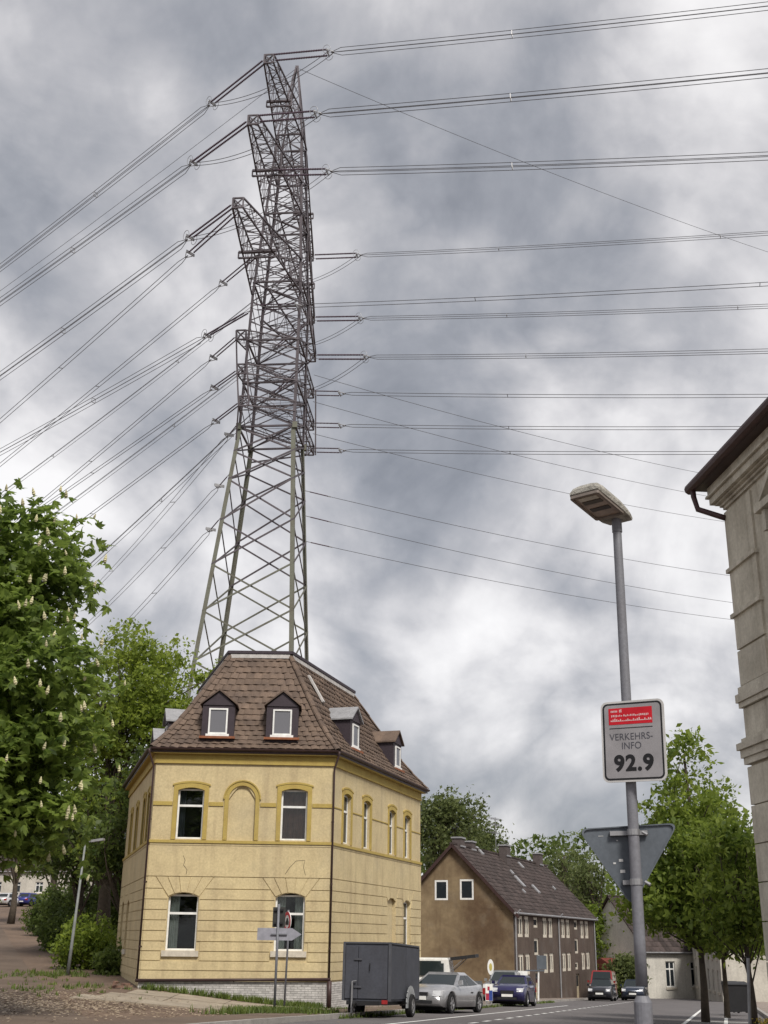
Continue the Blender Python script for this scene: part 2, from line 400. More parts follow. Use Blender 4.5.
# the side street that climbs to the left of the house
def lane():
    mb = MB(); ys = np.concatenate([np.arange(6, 60, 2), np.arange(60, 215, 5)])
    for y in ys:
        l, r = -.335 * y - 3.0 - .015 * max(0, y - 60), -.335 * y + 3.0 - .012 * max(0, y - 60)
        for k in range(5):
            x = l + (r - l) * k / 4; mb.v.append((x, y, zg(x, y) + .004))
    for i in range(len(ys) - 1):
        for k in range(4): mb.f.append((i * 5 + k, i * 5 + k + 1, (i + 1) * 5 + k + 1, (i + 1) * 5 + k)); mb.mi.append(0)
    mb.build('side_street', M_LANE)['kind'] = 'structure'
lane()
# paint on the road: solid parking-bay line, dashes, right-hand lines
def mark(name, s0, s1, t0, t1):
    o = strip(name, s0, s1, t0, t1, .006, M_MARK, 1.5); return o
mark('road_marking', 26, 62, -7.72, -7.60)
s = 27.0
while s < 86:
    mark('road_marking', s, s + .9, -6.28, -6.14); s += 1.8
for s0, s1, t in ((27, 62, -1.24), (27, 47, -.12)): mark('road_marking', s0, s1, t - .055, t + .055)
mark('road_marking', 39.0, 39.3, -1.15, .6)

# ------------------------------------------------------------------ foliage tools
def leaf_quads(C, size, up=.5, aspect=.55, jit=.5):
    """one folded leaf blade per centre: two quads that share the midrib would double the cost, so one kite"""
    n = len(C); d = RNG.normal(size=(n, 3)); d[:, 2] -= .25; d /= np.linalg.norm(d, axis=1)[:, None]
    nr = RNG.normal(size=(n, 3)) * .75; nr[:, 2] += up; w = np.cross(d, nr); w /= np.linalg.norm(w, axis=1)[:, None] + 1e-9
    L = size * (1 + jit * RNG.normal(size=n))[:, None].clip(.4, 2); nn = np.cross(w, d)
    a = C - d * L * .5; c = C + d * L * .5; m = C - d * L * .05 + nn * L * .10
    V = np.stack([a, m + w * L * aspect * .5, c, m - w * L * aspect * .5], 1).reshape(-1, 3)
    return V, np.arange(4 * n).reshape(n, 4)
def palmate(C, size):
    """five leaflets from one stalk point: horse-chestnut leaf"""
    n = len(C); nr = RNG.normal(size=(n, 3)) * .55; nr[:, 2] += 1.0; nr /= np.linalg.norm(nr, axis=1)[:, None]
    t = RNG.normal(size=(n, 3)); x = np.cross(nr, t); x /= np.linalg.norm(x, axis=1)[:, None]; y = np.cross(nr, x)
    V = []
    for k in range(5):
        a = (k - 2) * .62; d = x * math.cos(a) + y * math.sin(a) - nr * .45; d /= np.linalg.norm(d, axis=1)[:, None]; w = np.cross(d, nr); w /= np.linalg.norm(w, axis=1)[:, None]
        L = size * (1.0, .92, .72)[abs(k - 2)] * RNG.uniform(.75, 1.2, size=(n, 1))
        V.append(np.stack([C, C + d * L * .62 + w * L * .19, C + d * L, C + d * L * .62 - w * L * .19], 1))
    V = np.concatenate(V, 0).reshape(-1, 3); return V, np.arange(len(V)).reshape(-1, 4)
def clumps(blobs, n, shell=.30):
    P = []; wts = np.array([b[3] * b[4] * b[5] for b in blobs]); wts = wts / wts.sum()
    for b, w in zip(blobs, wts):
        m = max(3, int(n * w)); d = RNG.normal(size=(m, 3)); d /= np.linalg.norm(d, axis=1)[:, None]
        r = RNG.uniform(0, 1, m) ** shell
        P.append(np.array(b[:3]) + d * r[:, None] * np.array(b[3:6]))
    return np.concatenate(P, 0)
def limb(mb, a, b, r0, r1, bend=.12, n=5, sides=6):
    a, b = Vector(a), Vector(b); L = (b - a).length; off = Vector((random.uniform(-1, 1), random.uniform(-1, 1), random.uniform(.2, 1))) * L * bend
    pts = [a.lerp(b, i / n) + off * math.sin(PI * i / n) for i in range(n + 1)]
    mb.tube(pts, [r0 + (r1 - r0) * i / n for i in range(n + 1)], sides); return pts
M_BARK = mat('grey_brown_bark', (.085, .068, .052), .95, .5, 6, .6, bscale=20)
def tree(label, base, trunk_top, r, blobs, nclump, per, sig, size, m, group=None, shell=.33, nlimb=34, palm=False, lean=(0, 0), name='tree', crown_kids=None):
    base = Vector(base); t = empty(name, base, label, 'tree', group)
    mb = MB(); tp = base + Vector((lean[0], lean[1], trunk_top))
    pts = [base.lerp(tp, i / 8) + Vector((math.sin(i * 1.3) * r * .35, math.cos(i * 1.7) * r * .3, 0)) * (i > 0) for i in range(9)]
    mb.tube(pts, [r * (1.45 if i == 0 else 1.12 if i == 1 else 1 - .075 * i) for i in range(9)], 10)
    C = clumps(blobs, nclump, shell)
    for i in RNG.choice(len(C), min(nlimb, len(C)), replace=False):
        q = Vector(C[i]); k = min(8, max(2, int(8 * (q.z - base.z) / trunk_top * RNG.uniform(.35, .7)))); a = pts[k]
        p = limb(mb, a, q, r * .34 * (1 - .06 * k), .012, .10)
        for _ in range(2):
            j = random.randint(2, 4); e = Vector(C[RNG.integers(len(C))]); e = p[j].lerp(e, min(1, 1.6 / max(.1, (e - p[j]).length)))
            limb(mb, p[j], e, r * .12, .008, .1, 3, 4)
    mb.build('trunk', M_BARK, t, smooth=True, origin=base)
    cc = np.repeat(C, per, 0); s = np.repeat(RNG.uniform(.6, 1.3, len(C)), per)[:, None] * sig
    P = cc + RNG.normal(size=cc.shape) * s * np.array([1, 1, .62])
    V, Q = palmate(P, size) if palm else leaf_quads(P, size)
    cr = np_mesh('crown', V, Q, m, t, origin=tuple(np.array(blobs).mean(0)[:3]))
    return t, C

# ------------------------------------------------------------------ windows and walls
def wall(fr, u0, u1, w0, w1, holes, m, name, parent, depth=.22, back=None):
    """one wall face with real openings (reveals included)"""
    us = sorted({u0, u1, *[h[0] for h in holes], *[h[1] for h in holes]}); ws = sorted({w0, w1, *[h[2] for h in holes], *[h[3] for h in holes]})
    us = [u for u in us if u0 <= u <= u1]; ws = [w for w in ws if w0 <= w <= w1]
    mb = MB()
    for a, b in zip(us, us[1:]):
        for c, d in zip(ws, ws[1:]):
            mu, mw = (a + b) / 2, (c + d) / 2
            if any(h[0] < mu < h[1] and h[2] < mw < h[3] for h in holes): continue
            mb.add([fr(a, c), fr(b, c), fr(b, d), fr(a, d)], [(0, 1, 2, 3)])
    for h in holes:
        a, b, c, d = h[:4]; k = -depth
        for p, q in (((a, c), (b, c)), ((b, c), (b, d)), ((b, d), (a, d)), ((a, d), (a, c))):
            mb.add([fr(*p), fr(*q), fr(*q, k), fr(*p, k)], [(0, 1, 2, 3)])
    return mb.build(name, m, parent, fixn=False)
def arc(u0, u1, w, rise, n=8):
    """points of a segmental arch from (u0, w) to (u1, w)"""
    return [(u0 + (u1 - u0) * i / n, w + rise * (1 - (2 * i / n - 1) ** 2)) for i in range(n + 1)]
def window(fr, u0, u1, w0, w1, parent, transom=.30, mull=0, head=0.0, headmat=None, d=-.13, fw=.065, sill=True, curtain=None, glass=None, mframe=None, blank=None, sillm=None, cmat=None):
    mframe = mframe or M_WHITE; glass = glass or M_GLASS
    if head:
        top = arc(u0, u1, w1 - head, head * .98); mb = MB(); mb.prism([(u0, w1), (u0, w1 - head)] + top[1:-1] + [(u1, w1 - head), (u1, w1)], -.21, -.002, fr); mb.build('window_head', headmat, parent)
    b = MB(); wt = w1 - (head * .35 if head else 0)
    for a in ((u0, u0 + fw, w0, wt), (u1 - fw, u1, w0, wt), (u0 + fw, u1 - fw, w0, w0 + fw), (u0 + fw, u1 - fw, wt - fw, wt)): b.fbox(fr, *a, d - .05, d)
    cells = []; tw = wt - (wt - w0) * transom if transom else None
    if transom: b.fbox(fr, u0 + fw, u1 - fw, tw - fw * .6, tw + fw * .6, d - .05, d + .012)
    rows = [(w0 + fw, tw - fw * .6), (tw + fw * .6, wt - fw)] if transom else [(w0 + fw, wt - fw)]
    for r0, r1 in rows:
        if mull:
            um = (u0 + u1) / 2; b.fbox(fr, um - fw * .55, um + fw * .55, r0, r1, d - .05, d + .008)
            cells += [(u0 + fw, um - fw * .55, r0, r1), (um + fw * .55, u1 - fw, r0, r1)]
        else: cells.append((u0 + fw, u1 - fw, r0, r1))
    W_ = b.build('window', mframe, parent)
    for i, (a, c, e, g) in enumerate(cells):
        tl = random.uniform(-.006, .006)
        q = MB(); q.hexa([fr(a, e, d - .035), fr(c, e, d - .035 + tl), fr(c, e, d - .025 + tl), fr(a, e, d - .025), fr(a, g, d - .035 + tl), fr(c, g, d - .035), fr(c, g, d - .025), fr(a, g, d - .025 + tl)]); q.build('pane', glass, W_)
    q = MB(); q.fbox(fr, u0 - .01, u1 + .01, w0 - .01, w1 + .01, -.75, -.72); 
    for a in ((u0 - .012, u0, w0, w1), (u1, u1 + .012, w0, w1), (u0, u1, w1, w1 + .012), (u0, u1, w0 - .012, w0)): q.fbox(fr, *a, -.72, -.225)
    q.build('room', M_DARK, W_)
    if curtain:
        for a, c in curtain:
            q = MB(); n = 14; P = []
            for j in range(n + 1):
                x = u0 + (u1 - u0) * (a + (c - a) * j / n); P.append((x, d - .16 + .025 * math.sin(j * 1.9)))
            for (x0, y0), (x1, y1) in zip(P, P[1:]): q.add([fr(x0, w0 + .05, y0), fr(x1, w0 + .05, y1), fr(x1, wt - .04, y1), fr(x0, wt - .04, y0)], [(0, 1, 2, 3)])
            q.build('curtain', cmat or M_CURT, W_, fixn=False)
    if sill:
        q = MB(); q.fbox(fr, u0 - .11, u1 + .11, w0 - .20, w0 - .005, -.10, .09); q.build('sill', sillm or M_SILL, parent)
    return W_

# ------------------------------------------------------------------ the yellow corner house
def yellow_house():
    Lc, Rc = Vector((-8.45, 44.0, 0)), Vector((-1.80, 44.3, 0))
    eF = (Rc - Lc); wF = eF.length; eF.normalize(); nF = Vector((eF.y, -eF.x, 0))
    eR = Vector((.305, .952, 0)).normalized(); nR = Vector((eR.y, -eR.x, 0)); wR = 12.06
    dl = Vector((-.276, .961, 0)).normalized(); nL = Vector((-dl.y, dl.x, 0)); wL = 12.4
    Rb, Lb = Rc + eR * wR, Lc + dl * wL
    H = empty('corner_house', (Rc.x, Rc.y, zg(Rc.x, Rc.y)), 'pale yellow corner house with mustard window surrounds and brown tiled mansard roof', 'house')
    F, Rf = frame(Lc, eF, nF), frame(Rc, eR, nR)
    Lf0 = frame(Lb, -dl, nL)           # u runs from the far end to the near corner
    Lf = lambda u, w, d=0.0: Lf0(wL - u, w, d)
    eB = (Lb - Rb); wB = eB.length; eB.normalize(); Bf = frame(Rb, eB, Vector((eB.y, -eB.x, 0)))
    Z0, ZB, ZM, ZT = -1.6, .12, 4.80, 8.2
    # openings
    upF = [(.90, 1.88, 4.95, 6.80), (4.75, 5.73, 4.95, 6.82)]; niche = (2.79, 3.79, 4.92, 6.92)
    gfF = [(.82, 1.91, 1.10, 3.06), (4.69, 5.76, 1.12, 3.09)]
    upR = [(1.20, 2.12, 4.97, 6.84), (3.64, 4.56, 4.97, 6.84), (7.10, 8.02, 4.97, 6.82), (9.42, 10.36, 4.97, 6.82)]
    gfR = [(9.32, 10.36, 1.10, 3.16)]; blindR = (7.0, 8.12, 1.10, 3.18)
    upL = [(1.0, 1.95, 4.95, 6.75), (3.0, 3.95, 4.95, 6.75), (6.3, 7.25, 4.95, 6.75), (9.2, 10.1, 4.95, 6.75)]
    gfL = [(6.9, 7.9, 1.05, 2.95), (9.7, 10.7, 1.05, 2.95)]
    wall(F, 0, wF, Z0, ZT, upF + gfF + [niche], M_YEL, 'front_wall', H)
    wall(Rf, 0, wR, Z0, ZT, upR + gfR + [blindR], M_YEL, 'side_wall', H)
    wall(Lf, 0, wL, Z0, ZT, upL + gfL, M_YEL, 'side_wall', H)
    wall(Bf, 0, wB, Z0, ZT, [], M_YEL, 'back_wall', H)
    # blind niche on the front, blind window on the side
    q = MB(); q.fbox(F, niche[0], niche[1], niche[2], niche[3], -.12, -.07); nz = q.build('niche', M_YEL, H)
    top = arc(niche[0], niche[1], 6.40, .50, 12); q = MB()
    q.prism([(niche[0], niche[3]), (niche[0], 6.40)] + [(u, 6.40 + .50 * math.sin(PI * i / 12)) for i, (u, w) in list(enumerate(top))[1:-1]] + [(niche[1], 6.40), (niche[1], niche[3])], -.2, -.002, F); q.build('window_head', M_YEL, nz)
    n = 16; inn = [(niche[0], 4.93)] + [(3.29 - .50 * math.cos(PI * i / n), 6.40 + .50 * math.sin(PI * i / n)) for i in range(n + 1)] + [(niche[1], 4.93)]
    ot = [(niche[0] - .15, 4.93)] + [(3.29 - .65 * math.cos(PI * i / n), 6.40 + .65 * math.sin(PI * i / n)) for i in range(n + 1)] + [(niche[1] + .15, 4.93)]
    q = MB(); q.ring(ot, inn, -.03, .045, F, closed=False); q.build('arch_surround', M_MUS, H)
    ot2 = [(3.29 - .70 * math.cos(PI * i / n), 6.40 + .70 * math.sin(PI * i / n)) for i in range(n + 1)]; in2 = [(3.29 - .652 * math.cos(PI * i / n), 6.40 + .652 * math.sin(PI * i / n)) for i in range(n + 1)]
    q = MB(); q.ring(ot2, in2, -.03, .075, F, closed=False); q.build('drip_mould', M_MUS, H)
    q = MB(); q.fbox(Rf, *blindR, -.16, -.11); q.build('blind_window', M_YEL, H)
    # windows
    for i, h in enumerate(upF): window(F, *h, H, head=.10, headmat=M_MUS, transom=.34, sill=False, glass=M_GLASSC, curtain=[(.06, .30)] if i == 0 else [(.04, .96)], cmat=mat('brown_curtain', (.16, .075, .055), .9, .4, 4) if i else mat('grey_net_curtain', (.10, .10, .11), .9, .4, 5))
    for i, h in enumerate(gfF): window(F, *h, H, head=.16, headmat=M_YEL, transom=.34, glass=M_GLASSC, curtain=[(.06, .36)] if i == 0 else [(.06, .34), (.66, .92)])
    for h in upR: window(Rf, *h, H, head=.10, headmat=M_MUS, transom=.34, sill=False)
    for h in gfR: window(Rf, *h, H, head=.14, headmat=M_YEL, transom=.34)
    for h in upL: window(Lf, *h, H, head=.10, headmat=M_MUS, transom=.34, sill=False)
    for h in gfL: window(Lf, *h, H, head=.14, headmat=M_YEL, transom=.34)
    def surround(fr, h, s=.16):
        a, b, c, d = h; n = 8
        inn = [(a, c - .02)] + arc(a, b, d - .10, .10, n) + [(b, c - .02)]; ot = [(a - s, c - .02)] + arc(a - s, b + s, d + .06, .11, n) + [(b + s, c - .02)]
        q = MB(); q.ring(ot, inn, -.03, .04, fr, closed=False); q.build('window_surround', M_MUS, H)
        q = MB(); q.ring(arc(a - s - .05, b + s + .05, d + .12, .12, n), arc(a - s - .05, b + s + .05, d + .062, .11, n), -.03, .055, fr, closed=False); q.build('drip_mould', M_MUS, H)
    for h in upF: surround(F, h)
    for h in upR: surround(Rf, h, .13)
    for h in upL: surround(Lf, h, .13)
    # impost string between the upper windows, sill band, cornice
    def segs(holes, w, pad):
        out, x = [], 0.0
        for a, b in sorted((h[0] - pad, h[1] + pad) for h in holes): out.append((x, a)); x = b
        out.append((x, w)); return [s for s in out if s[1] - s[0] > .05]
    for a, b in segs(upF + [niche], wF, .185): q = MB(); q.fbox(F, a, b, 6.14, 6.28, -.03, .035); q.build('impost_band', M_MUS, H)
    for a, b in segs(upR, wR, .155): q = MB(); q.fbox(Rf, a, b, 6.17, 6.21, -.03, .025); q.build('impost_band', M_MUS, H)
    for fr, w in ((F, wF), (Rf, wR), (Lf, wL)):
        q = MB(); q.fbox(fr, -.02, w + .02, ZM, 4.90, -.03, .085); q.build('sill_band', M_MUS, H)
        q = MB(); q.fbox(fr, 0, w, 4.72, ZM - .003, -.03, .05); q.build('sill_band', M_YEL, H)
        q = MB(); q.fbox(fr, -.03, w + .03, 7.68, 7.80, -.03, .07); q.build('cornice', M_MUS, H)
        q = MB(); q.fbox(fr, -.04, w + .04, 7.803, 8.02, -.03, .05); q.build('cornice', M_MUS, H)
        q = MB(); q.fbox(fr, -.10, w + .10, 8.023, 8.22, -.03, .24); q.build('cornice', M_MUS, H)
    # rusticated ground floor: courses of render panels, proud of the wall, joints open
    levels = [.14, .44, .76, 1.08, 1.41, 1.76, 2.12, 2.47, 2.83, 3.20, 3.62]
    def courses(fr, w, holes, extra_joint):
        def fan(h, z):      # half width kept clear round an opening at height z
            a, b, c, d = h; zb = d - .135; bw = (b - a) * .5 + .02
            if z >= zb - .25: return bw + .48 * max(0.0, z - zb) / (3.61 - zb)
            return (b - a) * .5 + (.13 if z < c + .02 else .015)
        for k, (z0, z1) in enumerate(zip(levels, levels[1:])):
            runs, x0, x1 = [], 0.0, 0.0
            for h in sorted(holes):
                if z1 < h[2] - .2: continue
                m = (h[0] + h[1]) / 2; f0, f1 = fan(h, z0), fan(h, z1)
                if z0 < h[2]: f0 = f1 = max(f0, f1)
                runs.append((x0, x1, m - f0, m - f1)); x0, x1 = m + f0, m + f1
            runs.append((x0, x1, w, w))
            for a0, a1, b0, b1 in runs:
                if min(b0 - a0, b1 - a1) < .1: continue
                js = [(a0, a1)]
                if extra_joint:
                    p = max(a0, a1) + random.uniform(.5, 3.2)
                    while p < min(b0, b1) - .6: js.append((p, p)); p += random.uniform(1.0, 3.6)
                js.append((b0, b1))
                for (c0, c1), (d0, d1) in zip(js, js[1:]):
                    q = MB(); pr = .036 + random.uniform(-.004, .004); g = .014
                    q.prism([(c0 + g, z0 + g), (d0 - g, z0 + g), (d1 - g, z1 - g), (c1 + g, z1 - g)], -.02, pr, fr); q.build('render_course', M_YEL, H)
        q = MB(); q.fbox(fr, 0, w, levels[-1] + .014, 4.715, -.02, .036); q.build('render_panel', M_YEL, H)
    courses(F, wF, gfF, False); courses(Rf, wR, gfR + [blindR], True); courses(Lf, wL, gfL, False)
    def voussoirs(fr, h, n=5):
        a, b, c, d = h; m = (a + b) / 2; bw = (b - a) * .5 + .02; tw = bw + .48
        for i in range(n):
            f0, f1 = -1 + 2 * i / n, -1 + 2 * (i + 1) / n; g = .012
            z = d - .135 if True else d; rise = .14
            p0 = (m + bw * f0 + g, z + rise * (1 - f0 * f0) + .02); p1 = (m + bw * f1 - g, z + rise * (1 - f1 * f1) + .02)
            q = MB(); q.prism([p0, p1, (m + tw * f1 - g, 3.61), (m + tw * f0 + g, 3.61)], -.02, .03 + random.uniform(-.003, .004), fr); q.build('voussoir', M_YEL, H)
    for h in gfF: voussoirs(F, h)
    for h in gfR + [blindR]: voussoirs(Rf, h, 3)
    for h in gfL: voussoirs(Lf, h, 3)
    # whitewashed brick plinth
    def plinth(fr, w, name='plinth_brick'):
        q = MB(); z = .085; r = 0
        while z > -1.45:
            u = -.03 if r % 2 else -.16
            while u < w + .03:
                a, b = max(u + .006, -.03), min(u + .246, w + .03)
                if b - a > .02: q.fbox(fr, a, b, z - .064, z, -.02, .06 + random.uniform(-.006, .005))
                u += .25
            z -= .075; r += 1
        o = q.build(name, M_BRICKW, H, fixn=False); o['kind'] = 'stuff'
        q = MB(); q.fbox(fr, -.015, w + .015, Z0, .095, -.02, .028); q.build('plinth_mortar', mat('dirty_mortar', (.22, .205, .19), .9, .3, 6), H)
    plinth(F, wF); plinth(Rf, wR)
    q = MB(); q.tube([F(-.12, .10, .13), F(wF + .10, .20, .13)], .05, 10); q.build('base_pipe', M_PIPE, H, smooth=True)
    q = MB(); q.tube([F(0, .10, .1), F(0, .10, .0)], .03, 6); q.tube([F(wF * .5, .10, .1), F(wF * .5, .10, .0)], .03, 6); q.build('pipe_bracket', M_PIPE, H)
    # roof: mansard with a bell-cast eave, tiled row by row
    ov = .24; ZE = 8.24
    def cnr(P, n1, n2, o):      # corner pushed out by o from both walls
        a = Matrix(((n1.x, n1.y), (n2.x, n2.y))); d = a.inverted() @ Vector((o, o)); return Vector((P.x + d.x, P.y + d.y, 0))
    nB = Vector((eB.y, -eB.x, 0)); z = Vector((0, 0, ZE))
    EL, ER, EBR, EBL = cnr(Lc, nF, nL, ov) + z, cnr(Rc, nF, nR, ov) + z, cnr(Rb, nR, nB, ov) + z, cnr(Lb, nL, nB, ov) + z
    TL, TR, TBR, TBL = Vector((-6.20, 46.5, 12.40)), Vector((-3.78, 46.5, 12.40)), Vector((-1.42, 54.3, 12.40)), Vector((-8.55, 54.3, 12.40))
    def prof(t): return t, t - .075 * math.sin(PI * t) * (1.25 - t)          # horizontal fraction, rise fraction
    def sl(A, B, A2, B2, a, t):
        h, v = prof(t); P = A.lerp(B, a); Q = A2.lerp(B2, a); R_ = P.lerp(Q, h); R_.z = P.z + (Q.z - P.z) * v; return R_
    rb = MB(); nrow = 17
    tm = MB(); NX = 5; pr_ = [(0, .0), (.22, .020), (.45, .026), (.7, .008), (1.0, .0)]
    for y, up in ((0, .034), (1.06, .0)):
        for x_, h in pr_: tm.v.append((x_ * 1.03, y, h + up))
    tm.f += [(i, i + 1, 5 + i + 1, 5 + i) for i in range(4)]; tm.mi += [0] * 4
    for x_, h in pr_: tm.v.append((x_ * 1.03, 0, h - .012))
    tm.f += [(i + 1, i, 10 + i, 10 + i + 1) for i in range(4)]; tm.mi += [0] * 4
    tile_me = None
    for nm, (A, B, A2, B2), single in (('front', (EL, ER, TL, TR), True), ('right', (ER, EBR, TR, TBR), False), ('back', (EBR, EBL, TBR, TBL), False), ('left', (EBL, EL, TBL, TL), False)):
        b = len(rb.v)
        for j in range(13):
            for i in range(9): p = sl(A, B, A2, B2, i / 8, j / 12); rb.v.append((p.x, p.y, p.z - .03))
        for j in range(12):
            for i in range(8): rb.f.append((b + j * 9 + i, b + j * 9 + i + 1, b + (j + 1) * 9 + i + 1, b + (j + 1) * 9 + i)); rb.mi.append(0)
        allv, allf = [], []
        for r in range(nrow):
            t0, t1 = r / nrow, (r + 1) / nrow
            p0, p1 = sl(A, B, A2, B2, 0, t0), sl(A, B, A2, B2, 1, t0); wdt = (p1 - p0).length; nt = max(2, int(round(wdt / .33)))
            for k in range(nt):
                a0, a1 = k / nt, (k + 1) / nt
                P = sl(A, B, A2, B2, a0, t0); X = sl(A, B, A2, B2, a1, t0) - P; Y = sl(A, B, A2, B2, (a0 + a1) / 2, t1) - sl(A, B, A2, B2, (a0 + a1) / 2, t0)
                Zv = X.cross(Y).normalized(); Xn = X; jit = random.uniform(-.010, .014)
                P = P + Zv * jit
                if k in (0, nt - 1):      # skew edge tiles along the hip
                    Y = (sl(A, B, A2, B2, a0, t1) - sl(A, B, A2, B2, a0, t0)) if k == 0 else (sl(A, B, A2, B2, a1, t1) - sl(A, B, A2, B2, a1, t0))
                M4 = Matrix(((Xn.x, Y.x, Zv.x, P.x), (Xn.y, Y.y, Zv.y, P.y), (Xn.z, Y.z, Zv.z, P.z), (0, 0, 0, 1)))
                if single:
                    if tile_me is None:
                        o = tm.build('roof_tile', M_TILE, H, origin=(0, 0, 0), fixn=False); tile_me = o.data; o.matrix_local = Matrix.Translation(-ORG[H.name]) @ M4
                    else:
                        o = bpy.data.objects.new('roof_tile', tile_me); COL.objects.link(o); o.parent = H; o.matrix_local = Matrix.Translation(-ORG[H.name]) @ M4
                else:
                    bb = len(allv); allv += [M4 @ Vector(v) for v in tm.v]; allf += [tuple(bb + i for i in q) for q in tm.f]
        if not single:
            o = np_mesh('roof_tiles', [tuple(v) for v in allv], allf, M_TILES, H, origin=tuple(A)); o['kind'] = 'stuff'
    rb.build('roof', M_ROOFB, H, fixn=False)
    # hip caps
    rm = MB(); 
    for y in (0, 1.08):
        for i in range(6): a = PI * i / 5; rm.v.append((math.cos(a) * (.13 if y == 0 else .115), y, math.sin(a) * (.10 if y == 0 else .085)))
    rm.f = [(i, i + 1, 6 + i + 1, 6 + i) for i in range(5)]; rm.mi = [0] * 5; ridge_me = None
    for E_, T_ in ((EL, TL), (ER, TR), (EBR, TBR), (EBL, TBL)):
        N_ = 14
        for k in range(N_):
            def hp(t): h, v = prof(t); R_ = E_.lerp(T_, h); R_.z = E_.z + (T_.z - E_.z) * v; return R_
            a, b = hp(k / N_), hp((k + 1) / N_); Y = b - a; X = Y.cross(Vector((0, 0, 1))).normalized(); Zv = X.cross(Y).normalized(); a = a + Zv * (.01 + .012 * (k % 2))
            M4 = Matrix(((X.x, Y.x, Zv.x, a.x), (X.y, Y.y, Zv.y, a.y), (X.z, Y.z, Zv.z, a.z), (0, 0, 0, 1)))
            if ridge_me is None:
                o = rm.build('ridge_tile', M_TILE, H, origin=(0, 0, 0), fixn=False); ridge_me = o.data; o.matrix_local = Matrix.Translation(-ORG[H.name]) @ M4
            else: o = bpy.data.objects.new('ridge_tile', ridge_me); COL.objects.link(o); o.parent = H; o.matrix_local = Matrix.Translation(-ORG[H.name]) @ M4
    # flat top with dark cap and pale flashing
    q = MB(); T = [TL, TR, TBR, TBL]
    q.add([p + Vector((0, 0, .13)) for p in T], [(0, 1, 2, 3)]); q.build('roof_deck', M_SLATE, H, fixn=False)
    for a, b in zip(T, T[1:] + T[:1]):
        d = (b - a).normalized(); n = Vector((d.y, -d.x, 0)); o2 = n * .10
        q = MB(); q.beam(a + Vector((0, 0, .13)) + o2 * .4 - d * .10, b + Vector((0, 0, .13)) + o2 * .4 + d * .10, .24, .12); q.build('roof_edge_cap', M_SLATE, H)
        q = MB(); q.beam(a + Vector((0, 0, -.03)) + o2 * .9, b + Vector((0, 0, -.03)) + o2 * .9, .09, .16); q.build('flashing', M_LEAD, H)
    q = MB(); a = sl(ER, EBR, TR, TBR, .13, .86); b = sl(ER, EBR, TR, TBR, .16, .62); q.beam(a + nR * .12, b + nR * .12, .22, .08); q.build('skylight', M_LEAD, H)
    # gutters and downpipes
    for a, b in ((EL, ER), (ER, EBR), (EBL, EL)):
        d = (b - a).normalized(); n = Vector((d.y, -d.x, 0)); pts = []
        q = MB(); nseg = 7
        for p in (a, b):
            for i in range(nseg + 1): an = PI + PI * i / nseg; q.v.append(tuple(p + n * (.07 + .085 * math.cos(an)) + Vector((0, 0, -.02 + .085 * math.sin(an)))))
        q.f += [(i, i + 1, nseg + 2 + i, nseg + 1 + i) for i in range(nseg)]; q.mi += [0] * nseg; q.build('gutter', M_PIPE, H, fixn=False)
        q = MB(); q.beam(a + Vector((0, 0, -.10)), b + Vector((0, 0, -.10)), .05, .16); q.build('fascia', M_PIPE, H)
    def dpipe(P, n, zt, zb, name='downpipe'):
        q = MB(); q.tube([P + n * .42 + Vector((0, 0, zt)), P + n * .40 + Vector((0, 0, zt - .12)), P + n * .12 + Vector((0, 0, zt - .62)), P + n * .11 + Vector((0, 0, zt - .8)), P + n * .11 + Vector((0, 0, zb))], .036, 8); o = q.build(name, M_PIPE, H, smooth=True)
        for zz in (1.2, 3.4, 5.6): q = MB(); q.tube([P + n * .11 + Vector((0, 0, zz)), P + n * .11 + Vector((0, 0, zz + .05))], .046, 8); q.tube([P + n * .11 + Vector((0, 0, zz + .03)), P + Vector((0, 0, zz + .03))], .015, 5); q.build('pipe_clip', M_PIPE, o)
    bis = (nF + nR).normalized(); dpipe(Rc + eF * -.02, bis, 8.18, .15)
    bis2 = (nF + nL).normalized(); dpipe(Lc, bis2, 8.18, .05)
    q = MB(); q.tube([Rc + bis * .11 + Vector((0, 0, .15)), Rc + bis * .11 + Vector((0, 0, zg(Rc.x, Rc.y)))], .085, 10); q.build('standpipe', M_PIPE, H, smooth=True)
    # dormers
    def dormer(fr, um, zb, w=1.22, h=1.12, d0=.03, depth=2.0, win=True, mirror=False):
        """fr: facade frame; body front face stands at depth d0 behind the wall line"""
        a, b = um - w / 2, um + w / 2; zt = zb + h
        q = MB(); q.fbox(fr, a, b, zb - .5, zt, d0 - depth, d0); D = q.build('dormer', M_SLATE, H)
        q = MB(); ohg = .10; rz = .56
        q.prism([(a - ohg, zt + .003), (um, zt + rz), (b + ohg, zt + .003), (b + ohg, zt + .065), (um, zt + rz + .07), (a - ohg, zt + .065)], d0 - depth, d0 + .13, fr); q.build('dormer_roof', M_TILES if not mirror else (M_LEAD if mirror is True else M_ZINC), D)
        q = MB(); q.prism([(a, zt + .001), (b, zt + .001), (um, zt + rz - .01)], d0 - depth, d0 + .04, fr); q.build('gable', M_SLATE, D)
        ww = .36; b0, b1 = zb + .02, zt - .12
        fr2 = lambda u, w_, d=0.0: fr(u, w_, d0 + d)
        q = MB(); f_ = .06
        for x0, x1, y0, y1 in ((um - ww, um - ww + f_, b0, b1), (um + ww - f_, um + ww, b0, b1), (um - ww + f_, um + ww - f_, b0, b0 + f_), (um - ww + f_, um + ww - f_, b1 - f_, b1)): q.fbox(fr2, x0, x1, y0, y1, .003, .06)
        q.build('window', M_WHITE, D)
